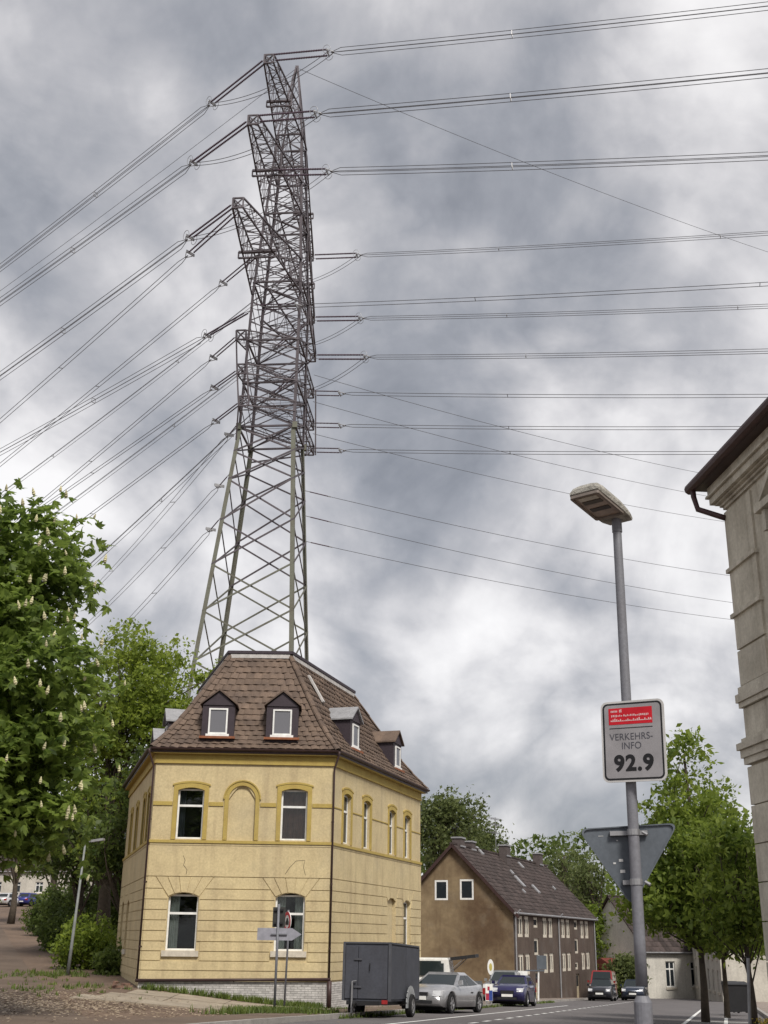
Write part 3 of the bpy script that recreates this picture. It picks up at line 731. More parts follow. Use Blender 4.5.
        q = MB(); q.fbox(fr2, um - ww + f_, um + ww - f_, b0 + f_, b1 - f_, .003, .025); q.build('pane', glassmat('sky_reflection_glass', (.15, .15, .165)), D)  # grey sky reflection is painted into the pane's base colour
        q = MB(); q.fbox(fr2, um - ww - .08, um + ww + .08, b0 - .09, b0 - .003, .002, .10); q.build('sill', M_WHITE, D)
        q = MB(); q.fbox(fr2, a - .06, b + .06, zb - .16, zb - .075, .0, .16); q.build('flashing', mat('rusty_flashing', (.26, .10, .05), .8, .4, 6), D)
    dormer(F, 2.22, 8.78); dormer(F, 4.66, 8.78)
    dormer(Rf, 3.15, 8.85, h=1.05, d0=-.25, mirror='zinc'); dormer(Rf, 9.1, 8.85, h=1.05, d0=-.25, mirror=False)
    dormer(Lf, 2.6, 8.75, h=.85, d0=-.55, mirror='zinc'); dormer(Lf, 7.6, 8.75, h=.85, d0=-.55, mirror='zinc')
    # hairline cracks above the ground-floor windows
    for pts in ([(1.25, 4.35), (1.33, 4.18), (1.28, 4.02), (1.42, 3.86), (1.40, 3.70)], [(5.0, 3.75), (5.15, 3.98), (5.38, 4.22), (5.7, 4.25), (5.66, 4.0), (5.74, 3.72)]):
        q = MB(); q.tube([F(u, w, .036) for u, w in pts], .008, 4); q.build('crack', M_DARK, H)
    return H
yellow_house()

# ------------------------------------------------------------------ pylon
PY = Vector((-9.97, 88.0, 0)); PU = Vector((math.sin(math.radians(5.7)), math.cos(math.radians(5.7)), 0)); PV = Vector((PU.y, -PU.x, 0))
def pylon_half(z):
    P = [(-2, 5.2), (22.3, 3.68), (40.6, 2.33), (53.6, 2.12), (61.9, 1.65), (70.3, 1.18), (78.9, .12)]
    for (a, b), (c, d) in zip(P, P[1:]):
        if z <= c: return b + (d - b) * (z - a) / (c - a)
    return .12
def pcorner(su, sv, z):
    a = pylon_half(z); c = PY + Vector(((z - 22) * .0305 if z < 40 else .55 + (z - 40) * .017, 0, z)); return c + PU * (su * a) + PV * (sv * a)
PYZ = [-1.2, 3.4, 8.0, 12.4, 16.7, 20.8, 24.8, 28.6, 32.3, 35.9, 38.4, 40.6, 42.6, 44.6, 46.6, 48.6, 50.5, 52.4, 54.3, 56.1, 57.9, 59.7, 61.5, 63.2, 64.9, 66.6, 68.4, 70.3, 72.9, 75.3, 77.3, 78.9]
ARM = {}
def pylon():
    T = empty('pylon', (PY.x, PY.y, zg(PY.x, PY.y)), 'tall steel lattice high-voltage pylon with stacked crossarms behind the yellow house', 'pylon')
    cs = [(-1, -1), (-1, 1), (1, 1), (1, -1)]
    for su, sv in cs:
        q = MB()
        for z0, z1 in ((-2, 22.3), (22.3, 40.6), (40.6, 53.6), (53.6, 61.9), (61.9, 70.3), (70.3, 78.9)):
            w = .30 if z1 < 41 else .20 if z1 < 71 else .12
            q.angle(pcorner(su, sv, z0), pcorner(su, sv, z1), w, .05, (-PU * su, -PV * sv))
            if z1 in (40.6, 78.9): q.build('leg' if z1 < 50 else 'upper_leg', M_STEEL if z1 < 50 else M_STEEL2, T); q = MB()
        q = MB(); q.box(pcorner(su, sv, 40.6), (.38, .38, .5)); q.build('gusset_plate', M_STEEL, T)
    nb = 0
    for i, (z0, z1) in enumerate(zip(PYZ, PYZ[1:])):
        for k in range(4):
            (a0, a1), (b0, b1) = cs[k], cs[(k + 1) % 4]; w = .13 if z1 < 41 else .085 if z1 < 71 else .06
            m = M_STEEL if z1 < 30 else M_STEEL2
            nrm = (Vector(pcorner(a0, a1, z0)) + Vector(pcorner(b0, b1, z0))) / 2 - PY; nrm.z = 0; nrm.normalize()
            for p0, p1, off in ((pcorner(a0, a1, z0), pcorner(b0, b1, z1), .0), (pcorner(b0, b1, z0), pcorner(a0, a1, z1), w)):
                q = MB(); q.beam(p0 - nrm * off, p1 - nrm * off, w, w * .55, up=nrm); q.build('brace', m, T); nb += 1
            if i in (11, 13, 15, 18, 22, 25, 27): q = MB(); q.beam(pcorner(a0, a1, z0), pcorner(b0, b1, z0), .14, .14); q.build('girt', M_STEEL2, T)
        if i in (11, 13, 15, 18, 22):
            q = MB(); q.beam(pcorner(-1, -1, z0), pcorner(1, 1, z0), .09); q.beam(pcorner(-1, 1, z0), pcorner(1, -1, z0), .09); q.build('plan_brace', M_STEEL2, T)
    def arm(key, px, py, h, side, drop):
        z = h; Y = None
        d = ray(px, py); Y = (z - ZC) / (d.z / d.y); tip = CAMP + d * (z - ZC) / d.z; ARM[key] = tip
        su = -1 if side < 0 else 1; w = .40 if side < 0 else .26; up = Vector((0, 0, .8)) if drop else Vector((0, 0, .8))
        tb = [tip - PV * w - Vector((0, 0, .5)), tip + PV * w - Vector((0, 0, .5)), tip + PV * w + Vector((0, 0, .35)), tip - PV * w + Vector((0, 0, .35))]
        zb, zt = h - .5, h + (2.9 if drop else .35)
        rt = [pcorner(su, -1, zb), pcorner(su, 1, zb), pcorner(su, 1, zt), pcorner(su, -1, zt)]
        q = MB()
        for a, b in zip(tb, rt): q.beam(a, b, .12 if drop else .09)
        for i in range(4): q.beam(tb[i], tb[(i + 1) % 4], .11)
        q.beam(tb[0], tb[2], .08); q.beam(tb[1], tb[3], .08)
        A = q.build('crossarm', M_STEEL2, T)
        q = MB(); L = (rt[0] - tb[0]).length; n = max(3, int(L / 1.15))
        for k in range(4):
            a, b, c, e = tb[k], rt[k], tb[(k + 1) % 4], rt[(k + 1) % 4]
            for i in range(n):
                p, r_ = a.lerp(b, i / n), c.lerp(e, (i + 1) / n); p2, r2 = c.lerp(e, i / n), a.lerp(b, (i + 1) / n)
                if i % 2: p, r_ = p2, r2
                q.beam(p, r_, .05 if drop else .032)
                if i: q.beam(a.lerp(b, i / n), c.lerp(e, i / n), .045 if drop else .03)
        o = q.build('lacing', M_STEEL2, A); o['kind'] = 'stuff'
        for fr in ((.48,) if abs((tip - pcorner(su, 0, h)).length) > 9 else ()):       # hanger frame at mid arm
            a, b = tb[0].lerp(rt[0], fr), tb[1].lerp(rt[1], fr)
            q = MB(); q.beam(a - PV * .3, b + PV * .3, .18); q.beam(a - PV * .3 - Vector((0, 0, .55)), b + PV * .3 - Vector((0, 0, .55)), .13)
            for p in (a - PV * .3, b + PV * .3): q.beam(p, p - Vector((0, 0, .55)), .11)
            q.build('hanger_frame', M_STEEL2, A); ARM[key + 'm'] = (a + b) / 2 - Vector((0, 0, .3))
    arm('n1', 269, 58, 70.3, -1, True); arm('n2', 253, 119, 61.9, -1, True); arm('n3', 238, 202, 53.6, -1, True)
    arm('n4', 241, 334, 48.2, -1, False); arm('n5', 242, 368, 45.2, -1, False); arm('n6', 244, 400, 42.4, -1, False)
    arm('f1', 311, 257, 70.3, 1, True); arm('f2', 312, 319, 61.9, 1, True); arm('f3', 313, 357, 53.6, 1, True)
    arm('f4', 311, 393, 48.0, 1, False); arm('f5', 311, 425, 45.0, 1, False); arm('f6', 311, 450, 42.6, 1, False)
    for su in (-1, 1):          # posts that tie the three short arms together
        k = 'n' if su < 0 else 'f'
        for s_ in (-.42, .42):
            q = MB(); ps = [ARM[k + '4'] + PV * s_ + Vector((0, 0, .3)), ARM[k + '5'] + PV * s_, ARM[k + '6'] + PV * s_ - Vector((0, 0, .5)), pcorner(su, -1 if s_ < 0 else 1, 39.4)]
            if s_ > 0: ps = ps[:3]
            for a, b in zip(ps, ps[1:]): q.beam(a, b, .12)
            q.build('hanger_post', M_STEEL2, T)
    ARM['pk'] = pcorner(0, 0, 78.9)
    q = MB(); q.box(ARM['pk'], (.3, .3, .3)); q.build('peak_cap', M_STEEL2, T)
pylon()

# ------------------------------------------------------------------ power lines
def line(label, A, Q, az, nw, gap, strlen, strr=.085, cat='power line', group=None, curve=.00042, length=130.0, wr=.027, jumper=None, two=True, name='conductor_bundle'):
    """a bundle strung from A in azimuth az (degrees, clockwise from +Y) through the sight line of pixel Q"""
    h = Vector((math.sin(math.radians(az)), math.cos(math.radians(az)), 0)); n = Vector((h.y, -h.x, 0))
    q = onplane(Q[0], Q[1], A, n); s = (q - A).dot(h)
    m = (q.z - A.z - curve * s * s) / s
    P = lambda x: A + h * x + Vector((0, 0, m * x + curve * x * x))
    T = empty(name, A, label, cat, group)
    st = 0.25
    if strlen:
        for sgn in ((-1, 1) if two else (0,)):
            off = n * (.24 * sgn) + Vector((0, 0, .10 * sgn)); mb = MB(); a, b = P(.5) + off, P(strlen) + off; k = int(strlen / .16) * 2
            mb.tube([a.lerp(b, i / k) for i in range(k + 1)], [strr if i % 2 else strr * .55 for i in range(k + 1)], 7); mb.build('insulator_string', M_INS, T, smooth=False)
            mb = MB(); mb.tube([A, P(.5) + off], .03, 5); mb.build('shackle', M_FIT, T)
        st = strlen + .35; c = P(strlen + .1); mb = MB()
        if nw > 1:
            mb.beam(c - n * .42, c + n * .42, .08, .22); mb.beam(c - n * .42, P(st + .3), .05); mb.beam(c + n * .42, P(st + .3), .05)
            if nw > 2:
                for sg in (-1, 1): mb.tube([c + n * (.42 * sg) + Vector((0, 0, .42 * math.sin(a))) + h * (.32 * math.cos(a)) for a in np.linspace(0, 2 * PI, 13)], .022, 5)
        else: mb.beam(P(strlen), P(st), .07)
        mb.build('yoke', M_FIT, T)
    offs = {1: [(0, 0)], 2: [(-.5, -.12), (.5, .12)], 3: [(-.5, -.3), (.5, -.3), (0, .5)], 4: [(-.5, -.5), (.5, -.5), (.5, .5), (-.5, .5)]}[nw]
    for a, b in offs:
        mb = MB(); o = n * a * gap + Vector((0, 0, b * gap)); N_ = 30
        mb.tube([P(st)] + [P(st + .9 + (length - st) * i / N_) + o for i in range(N_ + 1)], wr, 5); mb.build('wire', M_WIRE, T)
    if nw > 1:
        x = st + 14
        while x < length:
            mb = MB(); p = [P(x + .9) + n * a * gap + Vector((0, 0, b * gap)) for a, b in offs]
            for a, b in zip(p, p[1:] + p[:1]): mb.beam(a, b, .045)
            mb.build('spacer', M_FIT, T); x += 22
    if jumper is not None:
        E_ = P(st); dst = jumper
        for sg in (-1, 1):
            mb = MB(); pts = []
            for i in range(17):
                f = i / 16; p = E_.lerp(dst, f); p = p + Vector((0, 0, -1.1 * 4 * f * (1 - f))) + n * (.22 * sg); pts.append(p)
            mb.tube(pts, wr, 5); mb.build('jumper', M_WIRE, T)
    return P(st)
def power_lines():
    G = 'high-voltage lines strung from the pylon'
    R = [('n1', ARM['n1'], (768, 6), 4, .42, 5.0, .1, 'topmost bundle running to the roadside sky from the highest crossarm tip'),
         ('n2', ARM['n2'], (768, 73), 4, .42, 5.0, .1, 'bundle running over the street from the second crossarm tip, below the topmost'),
         ('n2m', ARM['n2m'], (768, 156), 4, .42, 5.0, .1, 'third bundle from the top over the street, hung from mid crossarm'),
         ('f1', ARM['f1'], (768, 233), 3, .42, 5.0, .1, 'fourth bundle from the top over the street, double brown insulator strings'),
         ('x', pcorner(-1, -1, 51.8), (768, 284), 2, .40, 4.0, .07, 'thin pair over the street between the fourth and sixth lines from the top'),
         ('f2', ARM['f2'], (768, 306), 3, .42, 5.0, .1, 'sixth line from the top over the street with double brown strings'),
         ('f3', ARM['f3'], (768, 351), 3, .42, 5.0, .1, 'seventh line from the top over the street, last with long double strings'),
         ('f4', ARM['f4'], (735, 396), 2, .40, 2.6, .07, 'upper of the three short-string pairs over the street'),
         ('f5', ARM['f5'], (735, 428), 2, .40, 2.6, .07, 'middle of the three short-string pairs over the street'),
         ('f6', ARM['f6'], (690, 453), 2, .40, 2.6, .07, 'lowest of the three short-string pairs over the street')]
    ends = {}
    for k, A, Q, nw, gap, sl_, sr, lab in R: ends[k] = line(lab, A, Q, 103, nw, gap, sl_, sr, group=G, length=80, curve=.0004)
    Lw = [('n1', ARM['n1'], (0, 268), 4, 6.5, .1, 'uppermost bundle sloping away over the chestnut tree', 'n1'),
          ('n2', ARM['n2'], (0, 302), 4, 6.5, .1, 'second uppermost bundle sloping away over the chestnut tree', 'n2'),
          ('n3', ARM['n3'], (0, 376), 4, 5.0, .09, 'bundle sloping away from the third crossarm tip over the chestnut tree', 'n2m'),
          ('n3', ARM['n3'] + Vector((0, .6, -.3)), (0, 421), 2, 5.0, .08, 'pair fanning out below the bundle from the third crossarm tip', None),
          ('n3m', ARM['n3m'], (0, 465), 2, 3.6, .07, 'single pair hung from the middle of the third crossarm, sloping over the chestnut tree', None),
          ('x', pcorner(-1, -1, 51.5), (98, 398), 4, 5.0, .09, 'bundle anchored to the lattice body below the third crossarm, sloping to the chestnut crown', None),
          ('n4', ARM['n4'], (51, 494), 2, 3.0, .07, 'upper of the three short-string pairs sloping to the maple', None),
          ('f1', ARM['f1'], (23, 478), 3, 5.0, .09, 'bundle from the topmost rear crossarm crossing behind the lattice body', 'f1'),
          ('n5', ARM['n5'], (53, 500), 2, 3.0, .07, 'middle of the three short-string pairs sloping to the maple', None),
          ('f2', ARM['f2'], (65, 507), 3, 5.0, .09, 'bundle from the second rear crossarm crossing behind the lattice body', 'f2'),
          ('n6', ARM['n6'], (78, 524), 2, 3.0, .07, 'lowest of the three short-string pairs sloping to the maple', None),
          ('f3', ARM['f3'], (96, 560), 3, 5.0, .09, 'bundle from the third rear crossarm crossing behind the lattice body', 'f3')]
    for k, A, Q, nw, sl_, sr, lab, j in Lw: line(lab, A, Q, -52, nw, .42, sl_, sr, group=G, length=175, curve=.00045, jumper=ends.get(j) if j else None)
    br = [((352, 373), (690, 471), ARM['f4'] + Vector((0, 0, 1.9)), 'highest thin single wire of the branch line sinking behind the townhouse'), ((0, 0), (690, 493), ARM['f4'] - Vector((0, 0, .8)), 'second highest thin single wire of the branch line sinking to the townhouse'),
          ((0, 0), (720, 521), ARM['f5'] - Vector((0, 0, .8)), 'third thin single wire of the branch line sinking to the townhouse'), ((0, 0), (725, 575), pcorner(1, 1, 36.8), 'fourth thin single wire of the branch line, with a short insulator string'),
          ((0, 0), (735, 603), pcorner(1, 1, 34.6), 'fifth thin single wire of the branch line, one above the lowest'), ((0, 0), (735, 620), pcorner(1, 1, 32.4), 'lowest thin single wire of the branch line passing behind the street lamp')]
    for _, Q, A, lab in br: line(lab, A, Q, 50, 1, .3, 2.4 if A.z < 40 else 0, .06, group='branch line wires', length=150, curve=.0006, wr=.024, two=False, name='branch_wire')
    lb = [((96, 587), pcorner(-1, -1, 41.0), 'uppermost branch pair falling behind the maple'), ((105, 608), pcorner(-1, -1, 36.3), 'middle branch pair falling behind the maple'), ((118, 632), pcorner(-1, -1, 32.5), 'lowest branch pair falling behind the maple')]
    for Q, A, lab in lb: line(lab, A, Q, -27, 2, .5, 2.2, .055, group='branch line wires', length=130, curve=.0008, wr=.024, two=False)
    line('thin earth wire from the pylon peak sinking across the street', ARM['pk'], (768, 252), 55, 1, .3, 0, group='earth wires', length=150, curve=.0006, wr=.024, name='earth_wire')
    line('thin earth wire from the pylon peak sloping between the two uppermost bundles', ARM['pk'], (0, 291), -52, 1, .3, 0, group='earth wires', length=175, curve=.00045, wr=.024, name='earth_wire')
power_lines()

# ------------------------------------------------------------------ brown two-storey house
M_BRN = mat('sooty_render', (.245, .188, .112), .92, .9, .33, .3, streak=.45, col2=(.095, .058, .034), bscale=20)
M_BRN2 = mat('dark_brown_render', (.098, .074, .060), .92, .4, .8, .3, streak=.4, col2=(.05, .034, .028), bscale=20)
M_CHIM = mat('chimney_brick', (.095, .078, .075), .9, .4, 5, .3)
M_TILED = mat('dark_old_tiles', (.060, .045, .042), .85, .5, 1.0, .3, island=.35, col2=(.032, .027, .025))
def gable_roof(fr, W_, D_, ze, zr_, ov, parent, m, tile=(.30, .36), ridge_u=None, edge=None, name='roof'):
    """saddle roof over u in [0,W_] (along the ridge), d in [0,-D_]; tiles are real pieces joined per slope"""
    hd = D_ / 2; rise = zr_ - ze
    for side in (0, 1):
        q = MB(); V = []; z0 = ze - ov * rise / hd
        sgn = 1 if side == 0 else -1; d0 = ov if side == 0 else -D_ - ov; dm = -hd
        Pf = lambda u, t: fr(u, z0 + (zr_ - z0) * t, d0 + (dm - d0) * t)
        q.hexa([Pf(-.25, 0) - Vector((0, 0, .12)), Pf(W_ + .25, 0) - Vector((0, 0, .12)), Pf(W_ + .25, 1) - Vector((0, 0, .12)), Pf(-.25, 1) - Vector((0, 0, .12)), Pf(-.25, 0), Pf(W_ + .25, 0), Pf(W_ + .25, 1), Pf(-.25, 1)]); q.build(name, M_ROOFB, parent)
        L = (Pf(0, 1) - Pf(0, 0)).length; nr = int(L / tile[1]); nu = int((W_ + .6) / tile[0]); N_ = (Pf(1, 0) - Pf(0, 0)).cross(Pf(0, 1) - Pf(0, 0)).normalized()
        if N_.z < 0: N_ = -N_
        v, f = [], []
        for r in range(nr):
            for k in range(nu):
                u0 = -.3 + k * (W_ + .6) / nu; u1 = u0 + (W_ + .6) / nu; b = len(v); j = random.uniform(0, .012)
                v += [Pf(u0, r / nr) + N_ * (.04 + j), Pf((u0 + u1) / 2, r / nr) + N_ * (.075 + j), Pf(u1, r / nr) + N_ * (.04 + j), Pf(u1, (r + 1.1) / nr) + N_ * (.015 + j), Pf((u0 + u1) / 2, (r + 1.1) / nr) + N_ * (.04 + j), Pf(u0, (r + 1.1) / nr) + N_ * (.015 + j), Pf(u0, r / nr) + N_ * .005, Pf(u1, r / nr) + N_ * .005]
                f += [(b, b + 1, b + 4, b + 5), (b + 1, b + 2, b + 3, b + 4), (b + 6, b + 7, b + 2, b)]
        np_mesh('roof_tiles', [tuple(p) for p in v], f, m, parent, origin=tuple(Pf(0, 0)))['kind'] = 'stuff'
        q = MB(); q.tube([Pf(-.3, 0) + Vector((0, 0, -.02)), Pf(W_ + .3, 0) + Vector((0, 0, -.02))], .075, 8); q.build('gutter', M_ZINC if edge is None else edge, parent)
    q = MB(); k = -.3
    while k < W_ + .3: q.beam(fr(k, zr_ + .05, -hd), fr(k + .42, zr_ + .065, -hd), .26, .12); k += .40
    o = q.build('ridge_tiles', m, parent); o['kind'] = 'stuff'
def brown_house():
    d = Vector((.373, .928, 0)).normalized(); O = Vector((8.45, 77, 0)); n = Vector((d.y, -d.x, 0)); Wd, Dp = 24.3, 7.9
    H = empty('brown_house', (O.x, O.y, zg(O.x, O.y)), 'long brown two-storey house with a stained gable and white twin windows', 'house')
    F = frame(O, d, n); G = frame(O, Vector((-d.y, d.x, 0)) * -1, -d)      # gable frame: u negative goes away from the corner
    Gf = lambda u, w, dd=0.0: G(-u, w, dd)
    ZE, ZR, ZB = 3.42, 7.42, -3.4
    pairs = [(1.03, 2.35), (2.7, 3.9), (7.43, 8.7), (9.05, 10.3), (12.8, 14.05), (14.35, 15.6), (19.1, 20.4), (20.75, 22.1)]
    ups = [(a, b, 1.76, 3.04) for a, b in pairs]; los = [(a, b, -.50, .76) for a, b in pairs]
    small = [(5.0, 6.2, 2.38, 3.02), (17.0, 18.2, 2.38, 3.05)]; stair = [(5.0, 6.2, .66, 1.70), (17.0, 18.2, .68, 1.74)]; low = [(16.9, 17.9, -.45, .10)]
    doors = [(5.1, 6.2, -2.0, -.36), (17.0, 18.1, -2.55, -.75)]
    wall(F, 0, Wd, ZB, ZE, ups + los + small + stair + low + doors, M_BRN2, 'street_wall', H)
    gw = [(2.58, 3.50, 3.97, 5.22), (4.32, 5.22, 3.95, 5.18)]
    wall(Gf, 0, Dp, ZB, ZE, [], M_BRN, 'gable_wall', H)
    # gable triangle with two openings
    ug = sorted({0, 2.58, 3.50, Dp / 2, 4.32, 5.22, Dp}); q = MB()
    zt = lambda u: ZE + (ZR - ZE) * (1 - abs(u - Dp / 2) / (Dp / 2)) - .05
    for a, b in zip(ug, ug[1:]):
        h = [g for g in gw if g[0] <= a and g[1] >= b]
        if h: q.add([Gf(a, ZE), Gf(b, ZE), Gf(b, h[0][2]), Gf(a, h[0][2])], [(0, 1, 2, 3)]); q.add([Gf(a, h[0][3]), Gf(b, h[0][3]), Gf(b, zt(b)), Gf(a, zt(a))], [(0, 1, 2, 3)])
        else: q.add([Gf(a, ZE), Gf(b, ZE), Gf(b, zt(b)), Gf(a, zt(a))], [(0, 1, 2, 3)])
    for a, b, c, e in gw:
        for p, r in (((a, c), (b, c)), ((b, c), (b, e)), ((b, e), (a, e)), ((a, e), (a, c))): q.add([Gf(*p), Gf(*r), Gf(*r, -.22), Gf(*p, -.22)], [(0, 1, 2, 3)])
    q.build('gable_wall', M_BRN, H, fixn=False)
    for f2, w in ((frame(O + d * Wd, Vector((-d.y, d.x, 0)), d), Dp),):
        q = MB(); q.add([f2(0, ZB), f2(w, ZB), f2(w, ZE), f2(w / 2, ZR - .05), f2(0, ZE)], [(0, 1, 2, 3, 4)]); q.build('gable_wall', M_BRN, H, fixn=False)
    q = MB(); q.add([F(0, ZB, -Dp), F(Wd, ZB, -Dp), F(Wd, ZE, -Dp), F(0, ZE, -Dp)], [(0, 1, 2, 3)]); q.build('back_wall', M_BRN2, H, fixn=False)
    M_CREAM = mat('cream_window_paint', (.62, .57, .48), .6, .3, 3)
    for h in ups + los: window(F, *h, H, transom=0, fw=.19, mull=1, sill=False, d=-.06, mframe=M_CREAM, glass=M_GLASS)
    for h in small + stair + low: window(F, *h, H, transom=0, fw=.15, sill=False, d=-.06, mframe=M_CREAM)
    for h in gw: window(Gf, *h, H, transom=0, fw=.11, d=.0, sill=False, mframe=M_WHITE)
    for a, b, c, e in doors:
        q = MB(); q.fbox(F, a, b, c, e, -.16, -.10); D = q.build('door', mat('pale_door', (.50, .43, .30), .6, .3, 3), H)
        q = MB(); q.fbox(F, a + .18, a + .3, c + .8, c + .92, -.098, -.05); q.build('handle', M_FIT, D)
        q = MB(); q.fbox(F, a + .12, b - .12, c + .95, e - .12, -.099, -.085); q.build('pane', M_GLASS, D)
    fr2 = frame(O, d, n); gable_roof(fr2, Wd, Dp, ZE, ZR, .22, H, M_TILED)
    # barge boards, chimneys, roof lights, downpipes, aerial
    for s0, s1 in ((-.45, Dp / 2), (Dp / 2, Dp + .45)):
        zz = lambda u: ZE + (ZR - ZE) * (1 - abs(u - Dp / 2) / (Dp / 2))
        q = MB(); q.beam(Gf(s0, zz(s0) - .06, .27), Gf(s1, zz(s1) - .06, .27), .05, .20); q.build('barge_board', M_PIPE, H)
    for u, dd, w, h in ((.55, -3.9, .9, .42), (3.6, -4.1, .9, .40), (10.2, -3.5, .95, .62), (13.5, -4.4, .7, .45), (21.0, -3.8, .95, .75)):
        q = MB(); q.fbox(F, u, u + w, ZR - 1.4, ZR + h, dd - .3, dd + .3); c = q.build('chimney', M_CHIM, H)
        q = MB(); q.fbox(F, u - .06, u + w + .06, ZR + h + .002, ZR + h + .10, dd - .36, dd + .36); q.build('chimney_cap', M_ZINC, c)
        q = MB(); q.fbox(F, u - .05, u + w + .05, ZR - .12, ZR - .02, dd + .301, dd + .36); q.build('flashing', M_ZINC, c)
    sl = (ZR - ZE) / (Dp / 2)
    for u, t, w, L_ in ((5.2, .90, .5, .7), (8.6, .40, .6, 1.0), (11.5, .32, .55, .75), (14.3, .80, .5, .55), (9.0, .62, .35, .35), (18.6, .45, .35, .3), (7.1, .28, .30, .3)):
        z0 = ZE + (ZR - ZE) * t; dd = -(Dp / 2) * t; q = MB()
        q.hexa([F(u, z0 + .06, dd), F(u + w, z0 + .06, dd), F(u + w, z0 + .06 + L_ * .72, dd - L_ * .70), F(u, z0 + .06 + L_ * .72, dd - L_ * .70), F(u, z0 + .16, dd + .03), F(u + w, z0 + .16, dd + .03), F(u + w, z0 + .16 + L_ * .72, dd - L_ * .70 + .03), F(u, z0 + .16 + L_ * .72, dd - L_ * .70 + .03)]); q.build('roof_light', M_ZINC, H)
    for u in (.25, 11.75, 23.9):
        q = MB(); q.tube([F(u, ZE - .05, .42), F(u, ZE - .35, .08), F(u, ZB, .08)], .055, 7); q.build('downpipe', M_ZINC, H)
    q = MB(); b = F(9.8, ZR, -3.9); q.tube([b, b + Vector((0, 0, 2.6))], .022, 5)
    for k, z in enumerate((1.5, 2.1, 2.5)):
        c = b + Vector((0, 0, z)); q.tube([c - d * 1.2, c + d * 1.0], .016, 5)
        for j in range(6): p = c + d * (-1.1 + .4 * j); q.tube([p - n * .35, p + n * .35], .009, 4)
    q.build('aerial', M_FIT, H)
brown_house()

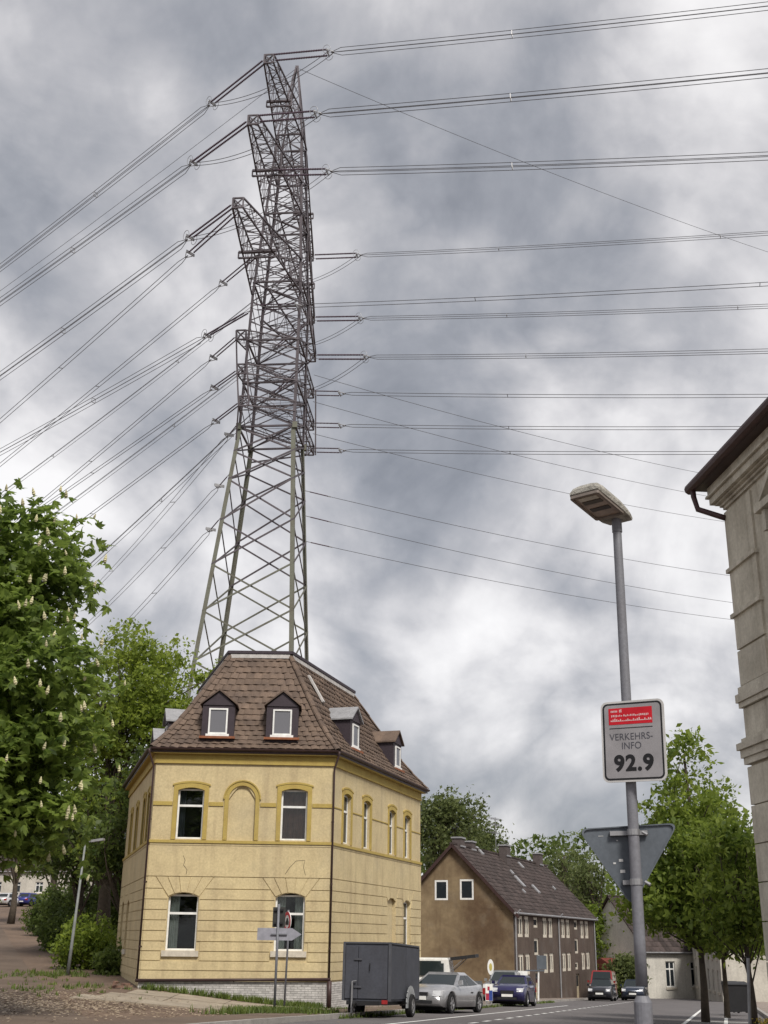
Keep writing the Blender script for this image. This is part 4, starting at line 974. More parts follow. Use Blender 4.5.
# ------------------------------------------------------------------ ornate grey townhouse at the kerb
M_STU = mat('grey_stucco', (.56, .525, .44), .9, .35, 1.2, .3, streak=.45, col2=(.20, .165, .115), bscale=24)
M_STU2 = mat('stucco_moulding', (.58, .545, .46), .9, .35, 2, .25, streak=.5, col2=(.17, .14, .10), bscale=24)
def townhouse():
    d2 = -Vector((math.sin(math.radians(-5)), math.cos(math.radians(-5)), 0)); n2 = Vector((d2.y, -d2.x, 0)); C0 = Vector((7.0, 22.8, 0)) + d2 * .58
    H = empty('townhouse', (C0.x, C0.y, 0), 'grey stucco townhouse with moulded cornice, pediment window and dark red gutter', 'house')
    F = frame(C0, d2, n2); Wd = 17.0
    N_ = frame(C0 - n2 * 11, n2, -d2)     # north flank, u runs to the corner
    pw = (2.35, 3.65, 6.35, 8.88); wins = [pw, (5.3, 6.6, 6.35, 8.88), (8.3, 9.6, 6.35, 8.88), (11.3, 12.6, 6.35, 8.88), (1.55, 2.85, 2.0, 4.2), (4.6, 5.9, 2.0, 4.2), (7.6, 8.9, 2.0, 4.2)]
    wall(F, 0, Wd, -1, 10.3, wins, M_STU, 'street_wall', H)
    wall(N_, 0, 11, -1, 10.3, [], M_STU, 'flank_wall', H)
    q = MB(); q.add([F(Wd, -1), F(Wd, -1, -11), F(Wd, 10.3, -11), F(Wd, 10.3)], [(0, 1, 2, 3)]); q.add([F(0, -1, -11), F(Wd, -1, -11), F(Wd, 10.3, -11), F(0, 10.3, -11)], [(0, 1, 2, 3)]); q.build('back_wall', M_STU, H, fixn=False)
    for h in wins: window(F, *h, H, transom=.3, mull=1, d=-.14)
    def course(w0, w1, dep, u0=-1, u1=Wd, m=M_STU2, name='moulding'):
        q = MB(); a = -dep if u0 == -1 else u0; q.fbox(F, a, u1, w0, w1, -.02, dep)
        if u0 == -1: q.fbox(N_, 0, 11 - .02, w0, w1, -.02, dep)
        return q.build(name, m, H)
    # crowning cornice: stepped profile
    for a, b, dp in ((9.96, 10.02, .05), (10.025, 10.08, .10), (10.085, 10.12, .17), (10.125, 10.27, .25), (10.275, 10.32, .31), (10.325, 10.50, .27)): course(a, b, dp, name='cornice')
    # gutter board and gutter
    q = MB(); q.fbox(F, -.45, Wd, 10.505, 10.57, -.9, .48); q.build('eaves_box', M_PIPE, H)
    M_RED = mat('dark_red_gutter', (.060, .030, .030), .5, .35, 4)
    q = MB(); pts = [F(-.66, 10.62, .50), F(Wd, 10.62, .50)]; q.tube(pts, .115, 10); q.build('gutter', M_RED, H, smooth=False)
    q = MB(); q.fbox(F, -.60, Wd, 10.575, 10.66, -.9, .44); q.build('roof_edge', M_ROOFB, H)
    q = MB(); q.add([F(-.60, 10.67, .50), F(Wd, 10.67, .50), F(Wd, 12.9, -5.5), F(-.60, 12.9, -5.5), F(-.60, 10.67, -11.6), F(Wd, 10.67, -11.6)], [(0, 1, 2, 3), (3, 2, 5, 4), (0, 3, 4)]); q.build('roof', M_TILED, H, fixn=False)
    q = MB(); q.tube([F(-.46, 10.55, .50), F(-.45, 10.38, .50), F(-.38, 10.08, .46), F(-.10, 9.84, .12), F(.02, 9.76, .05)], .06, 8); q.tube([F(-.06, 9.70, -.12), F(-.06, 0, -.12)], .055, 8); q.build('downpipe', M_RED, H, smooth=True)
    # quoin courses and rusticated panels, each its own piece
    def panel(u0, u1, w0, w1, dp=.05, name='stucco_block'):
        q = MB(); g = .012; q.fbox(F, u0 - (dp if u0 == 0 else -g), u1 - g, w0 + g, w1 - g, -.02, dp)
        if u0 == 0: q.fbox(N_, 11 - .6, 11 - .02, w0 + g, w1 - g, -.02, dp)
        return q.build(name, M_STU, H)
    for w0, w1 in ((6.28, 6.98), (7.0, 7.68), (7.72, 8.62), (8.66, 9.90)): panel(0, 1.30, w0, w1, .045)
    for w in (7.70, 8.64): q = MB(); q.fbox(F, -.10, 1.34, w - .045, w + .035, -.02, .10); q.build('ledge', M_STU2, H)
    for a, b, dp in ((5.86, 5.96, .10), (5.965, 6.12, .14), (6.125, 6.26, .09)): course(a, b, dp)
    for a, b, dp in ((4.78, 4.90, .10), (4.905, 5.05, .14), (5.055, 5.18, .19), (5.185, 5.27, .11)): course(a, b, dp)
    course(5.30, 5.84, .04)
    for w0, w1 in zip((.6, 1.28, 1.96, 2.64, 3.32, 4.02), (1.28, 1.96, 2.64, 3.32, 4.02, 4.74)):
        panel(0, 1.45, w0, w1, .06)
        for a, b in ((2.95, 4.5), (6.0, 7.5), (9.0, 12.0)): panel(a, b, w0, w1, .06)
    # window surrounds and triangular pediments
    for a, b, c, e in wins[:4]:
        m = (a + b) / 2
        q = MB(); q.ring([(a - .2, c), (a - .2, e + .2), (b + .2, e + .2), (b + .2, c)], [(a - .02, c), (a - .02, e + .02), (b + .02, e + .02), (b + .02, c)], -.02, .09, F, closed=False); q.build('window_surround', M_STU2, H)
        q = MB(); q.fbox(F, a - .42, b + .42, e + .26, e + .40, -.02, .28); P = q.build('pediment', M_STU2, H)
        for s_ in (-1, 1):
            q = MB(); q.prism([(m + s_ * (m - a + .42), e + .405), (m + s_ * (m - a + .22), e + .405), (m, e + .96), (m, e + 1.12)], -.02, .26, F); q.build('raking_cornice', M_STU2, P)
            q = MB(); q.prism([(m + s_ * (m - a + .22), e + .25), (m + s_ * (m - a + .22), e - .15), (m + s_ * (m - a + .08), e - .15), (m + s_ * (m - a + .08), e + .25)], .092, .22, F); q.build('console', M_STU2, P)
        q = MB(); q.prism([(a - .18, e + .402), (b + .18, e + .402), (m, e + .95)], -.02, .05, F); q.build('tympanum', M_STU, P)
townhouse()

# ------------------------------------------------------------------ houses further down the road and up the lane
M_PALE = mat('pale_render', (.52, .49, .43), .9, .3, .6, .2, streak=.3)
def plain_house(label, O, az, Wd, Dp, hh, rise, m, roofm, wins, name='house', doors=()):
    d = Vector((math.sin(math.radians(az)), math.cos(math.radians(az)), 0)); n = Vector((d.y, -d.x, 0)); O = Vector(O); F = frame((O.x, O.y, 0), d, n)
    g = min(zg(O.x, O.y), zg(*(F(Wd, 0)).xy)); H = empty(name, (O.x, O.y, g), label, 'house'); z0 = O.z; ze = z0 + hh
    wall(F, 0, Wd, g - 3, ze, [(a, b, z0 + c, z0 + e) for a, b, c, e in wins], m, 'street_wall', H)
    for fr in (frame(F(0, 0, -Dp), n, -d), frame(F(Wd, 0), -n, d)):
        q = MB(); q.add([fr(0, g - 3), fr(Dp, g - 3), fr(Dp, ze), fr(Dp / 2, ze + rise), fr(0, ze)], [(0, 1, 2, 3, 4)]); q.build('gable_wall', m, H, fixn=False)
    q = MB(); q.add([F(0, g - 3, -Dp), F(Wd, g - 3, -Dp), F(Wd, ze, -Dp), F(0, ze, -Dp)], [(0, 1, 2, 3)]); q.build('back_wall', m, H, fixn=False)
    for a, b, c, e in wins: window(F, a, b, z0 + c, z0 + e, H, transom=.3, fw=.10, mull=1)
    gable_roof(F, Wd, Dp, ze, ze + rise, .35, H, roofm, tile=(.6, .6))
    return H, F
p = at(648, 985, 112)
H1, F1 = plain_house('white gabled house with tall sash windows where the road bends', (p.x, p.y, -3.6), 62, 11.5, 9.5, 4.6, 4.6, mat('white_render', (.60, .575, .52), .9, .25, .7, .2, streak=.25), M_TILED, [(2.2, 3.3, 1.3, 3.5), (5.2, 6.3, 1.3, 3.5), (8.4, 9.5, 1.3, 3.5)], name='white_house')
q = MB(); g = F1(-.2, 0, -3.0); 
dd = Vector((math.sin(math.radians(62)), math.cos(math.radians(62)), 0)); nn = Vector((dd.y, -dd.x, 0)); G1 = frame(F1(0, 0, -9.5), nn, -dd)
q.prism([(3.2, -.9), (6.6, -.9), (6.6, -.6), (4.9, .1), (3.2, -.6)], .01, 1.6, G1); q.build('porch_roof', mat('red_porch_tiles', (.16, .045, .035), .8, .3, 5), H1)
p = at(722, 985, 96); p = p + Vector((.139, .990, 0)) * 24
plain_house('cream row house with white windows behind the roadside trees', (p.x, p.y, -3.0), 188, 24, 9, 5.4, 3.4, M_PALE, M_TILED, [(1.2 + 2.9 * k, 2.4 + 2.9 * k, c, c + 1.6) for k in range(8) for c in (.9, 3.4)], name='row_house')
plain_house('small pale house half hidden by the chestnut at the top of the lane', (-58, 178, 6.2), 100, 13, 9, 4.2, 3.6, M_PALE, M_TILED, [(1.5, 2.7, 1, 2.5), (4.5, 5.7, 1, 2.5), (8, 9.2, 1, 2.5)], name='lane_house')

# ------------------------------------------------------------------ vehicles
M_TYRE = mat('tyre_rubber', (.014, .014, .015), .85, .2)
M_RIM = mat('alloy_rim', (.42, .42, .43), .35, .2, metal=.8)
M_CARG = glassmat('car_glass', (.018, .024, .026))
M_LAMP = glassmat('headlamp_glass', (.55, .56, .58), rough=.15)
M_TAIL = mat('red_lens', (.30, .012, .012), .25, .1, spec=.6)
M_PLATE = mat('number_plate', (.75, .75, .72), .5, .1)
M_BUMP = mat('black_trim', (.02, .02, .022), .6, .2)
def paint(name, c, metal=.3):
    m = mat(name, c, .28, .12, 2, metal=metal, spec=.5)
    b = m.node_tree.nodes['Principled BSDF']; b.inputs['Coat Weight'].default_value = .6; b.inputs['Coat Roughness'].default_value = .06; return m
def wheel(parent, x, y, r, w, side):
    """tyre with a rim of five spokes; part of the car, turned outwards to `side`"""
    q = MB(); n = 22
    prof = [(-w / 2, r * .68), (-w / 2, r * .93), (-w * .36, r), (w * .36, r), (w / 2, r * .93), (w / 2, r * .68)]
    for i in range(n):
        a = 2 * PI * i / n
        for d, rr in prof: q.v.append((x + rr * math.sin(a), y + d, r + rr * math.cos(a)))
    k = len(prof)
    for i in range(n):
        for j in range(k - 1): q.f.append((i * k + j, i * k + j + 1, ((i + 1) % n) * k + j + 1, ((i + 1) % n) * k + j)); q.mi.append(0)
    W_ = q.build('wheel', M_TYRE, parent, smooth=False)
    q = MB(); yo = y + side * w * .34
    for i in range(5):
        a = 2 * PI * i / 5 + .3; d = Vector((math.sin(a), 0, math.cos(a))); c = Vector((x, yo, r)); q.beam(c + d * r * .12, c + d * r * .66, r * .22, .03, up=(0, 1, 0))
    q.tube([(x, yo - .02, r), (x, yo + .02, r)], r * .18, 10)
    cir = lambda R: [(x + R * math.sin(2 * PI * i / n), yo, r + R * math.cos(2 * PI * i / n)) for i in range(n + 1)]
    q.tube(cir(r * .67), .022, 5, cap=False); q.build('rim', M_RIM, W_)
    q = MB(); q.tube([(x, yo - side * .06, r), (x, yo - side * .045, r)], r * .66, 16); q.build('brake_disc', M_BUMP, W_)
def car(name, label, loc, yaw, m, L=4.3, Wd=1.74, H=1.42, kind='hatch', group='cars parked and driving along the main road'):
    """x forward. Body lofted from lower shell and cabin; glass, lamps, wheels as parts"""
    R = empty(name, (0, 0, 0), label, 'car' if kind != 'van' else 'van', group); h = Wd / 2; l = L / 2
    K = {'hatch': dict(hood=.92, belt=.90, deck=.94, ws0=.62, ws1=.10, rw1=-1.35, rw0=-1.78), 'coupe': dict(hood=.84, belt=.84, deck=.92, ws0=.72, ws1=-.02, rw1=-.75, rw0=-1.75),
         'wagon': dict(hood=.95, belt=.92, deck=.95, ws0=.60, ws1=.05, rw1=-1.75, rw0=-2.0), 'van': dict(hood=1.10, belt=1.12, deck=1.12, ws0=1.45, ws1=.85, rw1=-2.2, rw0=-2.28)}[kind]
    rw = .31 if kind != 'van' else .33; wx = (l - .82, -l + .78)
    xs = sorted({-l, -l + .06, -l + .22, l - .06, l - .25, l - .7, K['ws0'], K['ws1'], 0, K['rw0'], *[w + o for w in wx for o in (-.42, -.32, -.16, 0, .16, .32, .42)]})
    xs = [x for x in xs if -l <= x <= l]
    def top(x):
        if x > K['ws0']: f = (x - K['ws0']) / (l - K['ws0']); return K['hood'] + .03 - (.20 * f ** 2.2) - (.10 if f > .93 else 0)
        if x < -l + .1: return K['deck'] - .05
        return K['belt'] + (K['deck'] - K['belt']) * max(0, -x / l)
    def hw(x): f = abs(x) / l; return h * (1 - .14 * f ** 4 - (.06 if f > .97 else 0))
    def sill(x):
        z = .20 + (.10 if abs(x) > l - .1 else 0)
        for w in wx:
            if abs(x - w) < .40: z = max(z, rw + math.sqrt(max(0, .40 ** 2 - (x - w) ** 2)) * .92)
        return z
    q = MB(); n = 0
    for x in xs:
        t, w, s = top(x), hw(x), sill(x); mid = (s + t) / 2
        row = [(x, -w * .90, .20 if s < .25 else s - .01), (x, -w, s), (x, -w * 1.0, max(s + .02, .52)), (x, -w * .985, max(s + .04, t - .14)), (x, -w * .90, t - .02), (x, -w * .5, t + .015)]
        row = row + [(a, -b, c) for a, b, c in reversed(row)]; n = len(row); q.v += row
    for i in range(len(xs) - 1):
        for j in range(n - 1): q.f.append((i * n + j, i * n + j + 1, (i + 1) * n + j + 1, (i + 1) * n + j)); q.mi.append(0)
        q.f.append((i * n + n - 1, i * n, (i + 1) * n, (i + 1) * n + n - 1)); q.mi.append(0)
    q.f += [tuple(range(n)), tuple(range((len(xs) - 1) * n, len(xs) * n))]; q.mi += [0, 0]
    B = q.build('body', m, R, smooth=True)
    q = MB()                                                     # wheel wells
    for w in wx: q.box((w, 0, rw + .10), (.72, Wd * .88, .62))
    q.box((0, 0, .26), (L * .9, Wd * .86, .14)); q.build('underbody', M_BLACK, R)
    # cabin
    zb = K['belt'] - .03; zr = H; x0, x1, x2, x3 = K['ws0'] + .05, K['ws1'], K['rw1'], K['rw0'] - .02; wb, wr = h * .90, h * (.70 if kind != 'van' else .80)
    ring0 = [(x0, -wb), (x3, -wb), (x3, wb), (x0, wb)]; ring1 = [(x1, -wr), (x2, -wr), (x2, wr), (x1, wr)]; zq = zr - .07
    q = MB(); q.v = [(a, b, zb) for a, b in ring0] + [(a, b, zq) for a, b in ring1] + [(a * .97 - .0, b * .86, zr) for a, b in ring1]
    for k in range(2): q.f += [(4 * k + i, 4 * k + (i + 1) % 4, 4 * k + 4 + (i + 1) % 4, 4 * k + 4 + i) for i in range(4)]
    q.f.append((8, 9, 10, 11)); q.mi = [0] * 9; q.build('cabin', m, R)
    def pane(nm, A, B_, C, D, out, a=.08, b=.92, c=.10, e=.94):
        A, B_, C, D = map(Vector, (A, B_, C, D)); P = lambda u, v: A.lerp(B_, u).lerp(D.lerp(C, u), v) + Vector(out) * .008
        g = MB(); pts = [P(a, c), P(b, c), P(b - .01, e), P(a + .01, e)]; nrm = Vector(out) * .012
        g.hexa([pts[0] - nrm, pts[1] - nrm, pts[2] - nrm, pts[3] - nrm, *pts]); return g.build(nm, M_CARG, R)
    v0 = [(a, b, zb) for a, b in ring0]; v1 = [(a, b, zq) for a, b in ring1]
    pane('windscreen', v0[3], v0[0], v1[0], v1[3], (.7, 0, .7), .06, .94, .06, .96)
    if kind != 'van': pane('rear_window', v0[1], v0[2], v1[2], v1[1], (-.7, 0, .7), .08, .92, .25, .93)
    for (i, j, s) in ((1, 0, -1), (3, 2, 1)):
        A, B_, C, D = (v0[i], v0[j], v1[j], v1[i]) if s < 0 else (v0[j], v0[i], v1[i], v1[j])
        pane('side_window', A, B_, C, D, (0, s, .25), .53, .91, .10, .92); pane('side_window', A, B_, C, D, (0, s, .25), .10, .50, .10, .92)
        y = s * h
        g = MB(); g.beam((K['ws0'] - .05, y * .97, zb + .12), (K['ws0'] - .05, y * 1.13, zb + .14), .12, .14); g.build('mirror', m, R)
        for x in (K['ws1'] - .25, K['ws1'] - 1.15): g = MB(); g.box((x - .3, y * 1.0, K['belt'] - .20), (.16, .03, .035)); g.build('handle', M_BUMP, R)
        for w in wx: wheel(R, w, s * (h - .10), rw, .19, s)
        g = MB(); f = top(l - .2); yy = y * .70
        g.hexa([(l - .30, yy - .17, f - .17), (l - .005 - .04, yy - .15, f - .20), (l - .045, yy + .12 * 1, f - .20), (l - .34, yy + .15, f - .17), (l - .34, yy - .17, f - .01), (l - .09, yy - .15, f - .06), (l - .10, yy + .12, f - .06), (l - .38, yy + .15, f - .01)]); g.build('headlight', M_LAMP, R)
        g = MB(); g.box((-l + .02, y * .74, K['deck'] - .24), (.09, .30, .20)); g.build('tail_light', M_TAIL, R)
    g = MB(); g.box((l - .01, 0, .60), (.05, Wd * .36, .12 if kind == 'hatch' else .07)); g.build('grille', M_BUMP, R)
    g = MB(); g.box((l - .005, 0, .34), (.06, Wd * .52, .10)); g.build('air_intake', M_BUMP, R)
    for s in (1, -1): g = MB(); g.box((s * (l + .012), 0, .46), (.02, .50, .11)); g.build('number_plate', M_PLATE, R)
    R.location = loc; R.rotation_euler = (0, 0, yaw); return R
AZR = math.atan2(RD.y, RD.x)
def on_road(px, py, dz=.0, dy=0):
    """where the sight line of a tyre mark meets the road"""
    d = ray(px, py); a, b = 10.0, 400.0
    for _ in range(60):
        y = (a + b) / 2; p = CAMP + d * (y / d.y)
        if p.z > zg(p.x, p.y) + dz: a = y
        else: b = y
    p = CAMP + d * (a / d.y); return Vector((p.x, p.y, zg(p.x, p.y) + dz))
def place(s, t, dz=0.0): return rp(s, t, dz)
PITCH = 0.034
def tilt(o): o.rotation_euler = (0, PITCH * (1 if abs(o.rotation_euler.z - AZR) < 1.5 else -1), o.rotation_euler.z); return o
tilt(car('silver_coupe', 'silver two-door coupe parked behind the dark box trailer', place(41.0, -9.25), AZR + PI - .15, paint('silver_paint', (.40, .40, .41), .6), 4.2, 1.70, 1.26, 'coupe'))
tilt(car('dark_blue_hatchback', 'dark blue hatchback parked at the kerb ahead of the brown house, front towards us', place(56.8, -9.45), AZR + PI, paint('dark_blue_paint', (.022, .020, .085)), 3.8, 1.62, 1.32, 'hatch'))
tilt(car('black_hatchback', 'black hatchback parked at the far end of the brown house', place(86.5, -8.3), AZR + PI, paint('black_paint', (.02, .022, .03)), 4.0, 1.68, 1.42, 'hatch'))
tilt(car('navy_estate', 'navy estate car half hidden by the lamp post, beyond the black hatchback', place(93.5, -6.6), AZR + PI, paint('navy_paint', (.02, .028, .05)), 4.4, 1.74, 1.45, 'wagon'))
tilt(car('grey_estate', 'light grey estate car standing in the yard behind the dark blue hatchback', place(64.5, -11.2, .1), AZR + PI, paint('light_grey_paint', (.34, .35, .36), .5), 4.4, 1.74, 1.5, 'wagon'))
tilt(car('red_minibus', 'dark red minibus parked behind the black hatchback, beyond the brown house', place(94, -8.9, .02), AZR + PI, paint('dark_red_paint', (.26, .022, .022)), 4.4, 1.8, 2.0, 'van'))
tilt(car('dark_suv', 'dark green off-road car parked on the pavement behind the roadside trees', place(52.5, 3.5, .08), AZR + .02, paint('dark_green_paint', (.018, .035, .035)), 4.3, 1.8, 1.75, 'wagon'))
# white van in the yard, standing across, tailgate up
q = at(402, 990, 56); V = car('white_van', 'white van in the yard with its dark tailgate raised', (q.x, q.y, zg(q.x, q.y) + .02), PI - .18, paint('white_van_paint', (.62, .62, .60), 0), 4.6, 1.8, 1.9, 'van', None)
g = MB(); a = Vector((-2.28, 0, 1.86)); b = Vector((-3.40, 0, 2.0)); g.beam(a, b, 1.5, .14, up=(0, 0, 1)); 
g.build('tailgate', M_BUMP, V)
for s_ in (-.7, .7): g = MB(); g.tube([(-2.25, s_, 1.35), (-2.95, s_, 1.94)], .02, 5); g.build('gas_strut', M_FIT, V)
for s_, x0, x1 in ((1, -2.0, -.75), (1, -.65, .55), (-1, -2.0, -.75), (-1, -.65, .55)):
    g = MB(); g.box(((x0 + x1) / 2, s_ * .835, 1.42), (x1 - x0, .02, .52), M=Matrix.Rotation(s_ * .10, 3, 'X')); g.build('side_window', M_CARG, V)
V.location = (q.x, q.y, zg(q.x, q.y) + .02); V.rotation_euler = (0, 0, PI - .18)
# far cars up the lane
GL = 'cars parked at the top of the lane'
for px, py, Y, nm, lab, c in ((9, 912, 140, 'white_car', 'white car parked at the top of the lane, at the edge of the photograph', (.6, .6, .6)), (19, 911, 147, 'beige_car', 'pale beige car between the white and the blue car at the top of the lane', (.45, .42, .38)), (30, 910, 142, 'blue_car', 'blue car at the top of the lane beside the hedge', (.03, .04, .22))):
    p = at(px, py, Y); car(nm, lab, (p.x, p.y, zg(p.x, p.y)), 1.3, paint(nm + '_paint', c), 4.1, 1.7, 1.42, 'hatch', GL)
p = at(110, 936, 74); car('blue_estate', 'blue estate car seen past the left edge of the yellow house', (p.x + .6, p.y, zg(p.x, p.y)), 2.2, paint('mid_blue_paint', (.05, .07, .20)), 4.2, 1.7, 1.45, 'wagon', None)

# ------------------------------------------------------------------ box trailer
M_TRL = mat('anthracite_board', (.062, .066, .082), .65, .35, 1.5, .1, streak=.35, col2=(.04, .04, .045))
M_TRL2 = mat('anthracite_metal', (.075, .078, .09), .55, .3, 3)
def trailer():
    """local: x along the road (away), y to the left of travel; the near end carries the drawbar"""
    R = empty('box_trailer', (0, 0, 0), 'dark anthracite box trailer parked at the kerb beside the yellow house', 'trailer')
    L, Wd, z0, z1 = 3.2, 1.30, .42, 1.87
    def panel(nm, a, b, m=M_TRL): q = MB(); q.box([(x + y) / 2 for x, y in zip(a, b)], [abs(y - x) for x, y in zip(a, b)]); return q.build(nm, m, R)
    h = Wd / 2
    panel('body', (0, -h, z0), (L, h, z1)); panel('roof', (-.03, -h - .03, z1 + .002), (L + .03, h + .03, z1 + .045), M_TRL2)
    panel('side_panel', (.04, -h - .022, z0 + .05), (L * .52, -h - .002, z1 - .04)); panel('side_panel', (L * .525, -h - .026, z0 + .05), (L - .04, -h - .002, z1 - .04))
    D = panel('door', (-.03, -h + .06, z0 + .06), (-.002, h - .42, z1 - .05)); D2 = panel('door', (-.036, h - .405, z0 + .06), (-.002, h - .05, z1 - .05))
    for z in (z0 + .35, z1 - .4): q = MB(); q.box((-.05, h - .41, z), (.03, .22, .05)); q.build('hinge', M_TRL2, D)
    q = MB(); q.tube([(-.065, -.1, z0 + .75), (-.065, -.1, z0 + .95)], .012, 6); q.build('handle', M_BUMP, D)
    for x, y in ((0, -h), (L, -h), (0, h), (L, h)): panel('corner_post', (x - .035, y - .035, z0), (x + .035, y + .035, z1), M_TRL2)
    panel('chassis', (-.05, -h + .1, z0 - .10), (L, h - .1, z0 - .002), M_BUMP)
    q = MB(); q.beam((0, -.35, .36), (-.95, 0, .36), .07, .09); q.beam((0, .35, .36), (-.95, 0, .36), .07, .09); q.tube([(-.95, 0, .36), (-1.15, 0, .40)], .045, 8); q.build('drawbar', M_BUMP, R)
    q = MB(); q.tube([(-.10, .38, .90), (-.10, .38, .06)], .028, 8); q.tube([(-.10, .38, .90), (-.10, .26, .92)], .018, 6); q.box((-.10, .38, .03), (.12, .12, .05)); q.build('prop_stand', M_FIT, R)
    for s in (-1, 1):
        wheel(R, L * .60, s * (h + .10), .30, .18, s)
        q = MB(); P = [(L * .60 + .40 * math.cos(a), .30 + .40 * math.sin(a)) for a in np.linspace(-.15, PI + .15, 13)]
        for (xa, za), (xb, zb) in zip(P, P[1:]): q.beam((xa, s * (h + .11), za), (xb, s * (h + .11), zb), .24, .02, up=(0, 1, 0))
        q.build('mudguard', mat('pale_mudguard', (.30, .31, .32), .5, .3, 4), R)
    wheel(R, .30, .50, .19, .10, -1)
    q = MB(); q.box((-.045, -h + .12, z0 - .02), (.03, .16, .10)); q.build('tail_light', M_TAIL, R)
    R.location = rp(32.5, -9.45, .004); R.rotation_euler = (0, PITCH, AZR)
trailer()

# ------------------------------------------------------------------ lettering
def text_mesh(body, size, name, m, parent, fr, u, w, d, bold=0.0, spacing=1.0, sx=1.0):
    """flat lettering laid on a panel: built-in font outlines turned into a mesh with a little thickness"""
    cu = bpy.data.curves.new('lettering', 'FONT'); cu.body = body; cu.size = size; cu.align_x = 'CENTER'; cu.align_y = 'CENTER'; cu.extrude = .0008; cu.offset = bold; cu.space_character = spacing
    o = bpy.data.objects.new('lettering_source', cu); COL.objects.link(o); dg = bpy.context.evaluated_depsgraph_get(); dg.update()
    me = bpy.data.meshes.new_from_object(o.evaluated_get(dg)); bpy.data.objects.remove(o)
    q = MB(); q.v = [tuple(fr(u + v.co.x * sx, w + v.co.y, d + v.co.z)) for v in me.vertices]; q.f = [tuple(p.vertices) for p in me.polygons]; q.mi = [0] * len(q.f)
    return q.build(name, m, parent, fixn=False)
def rrect(u0, u1, w0, w1, r, n=5):
    P = []
    for cx, cy, a0 in ((u1 - r, w0 + r, -PI / 2), (u1 - r, w1 - r, 0), (u0 + r, w1 - r, PI / 2), (u0 + r, w0 + r, PI)):
        P += [(cx + r * math.cos(a0 + PI / 2 * i / n), cy + r * math.sin(a0 + PI / 2 * i / n)) for i in range(n + 1)]
    return P
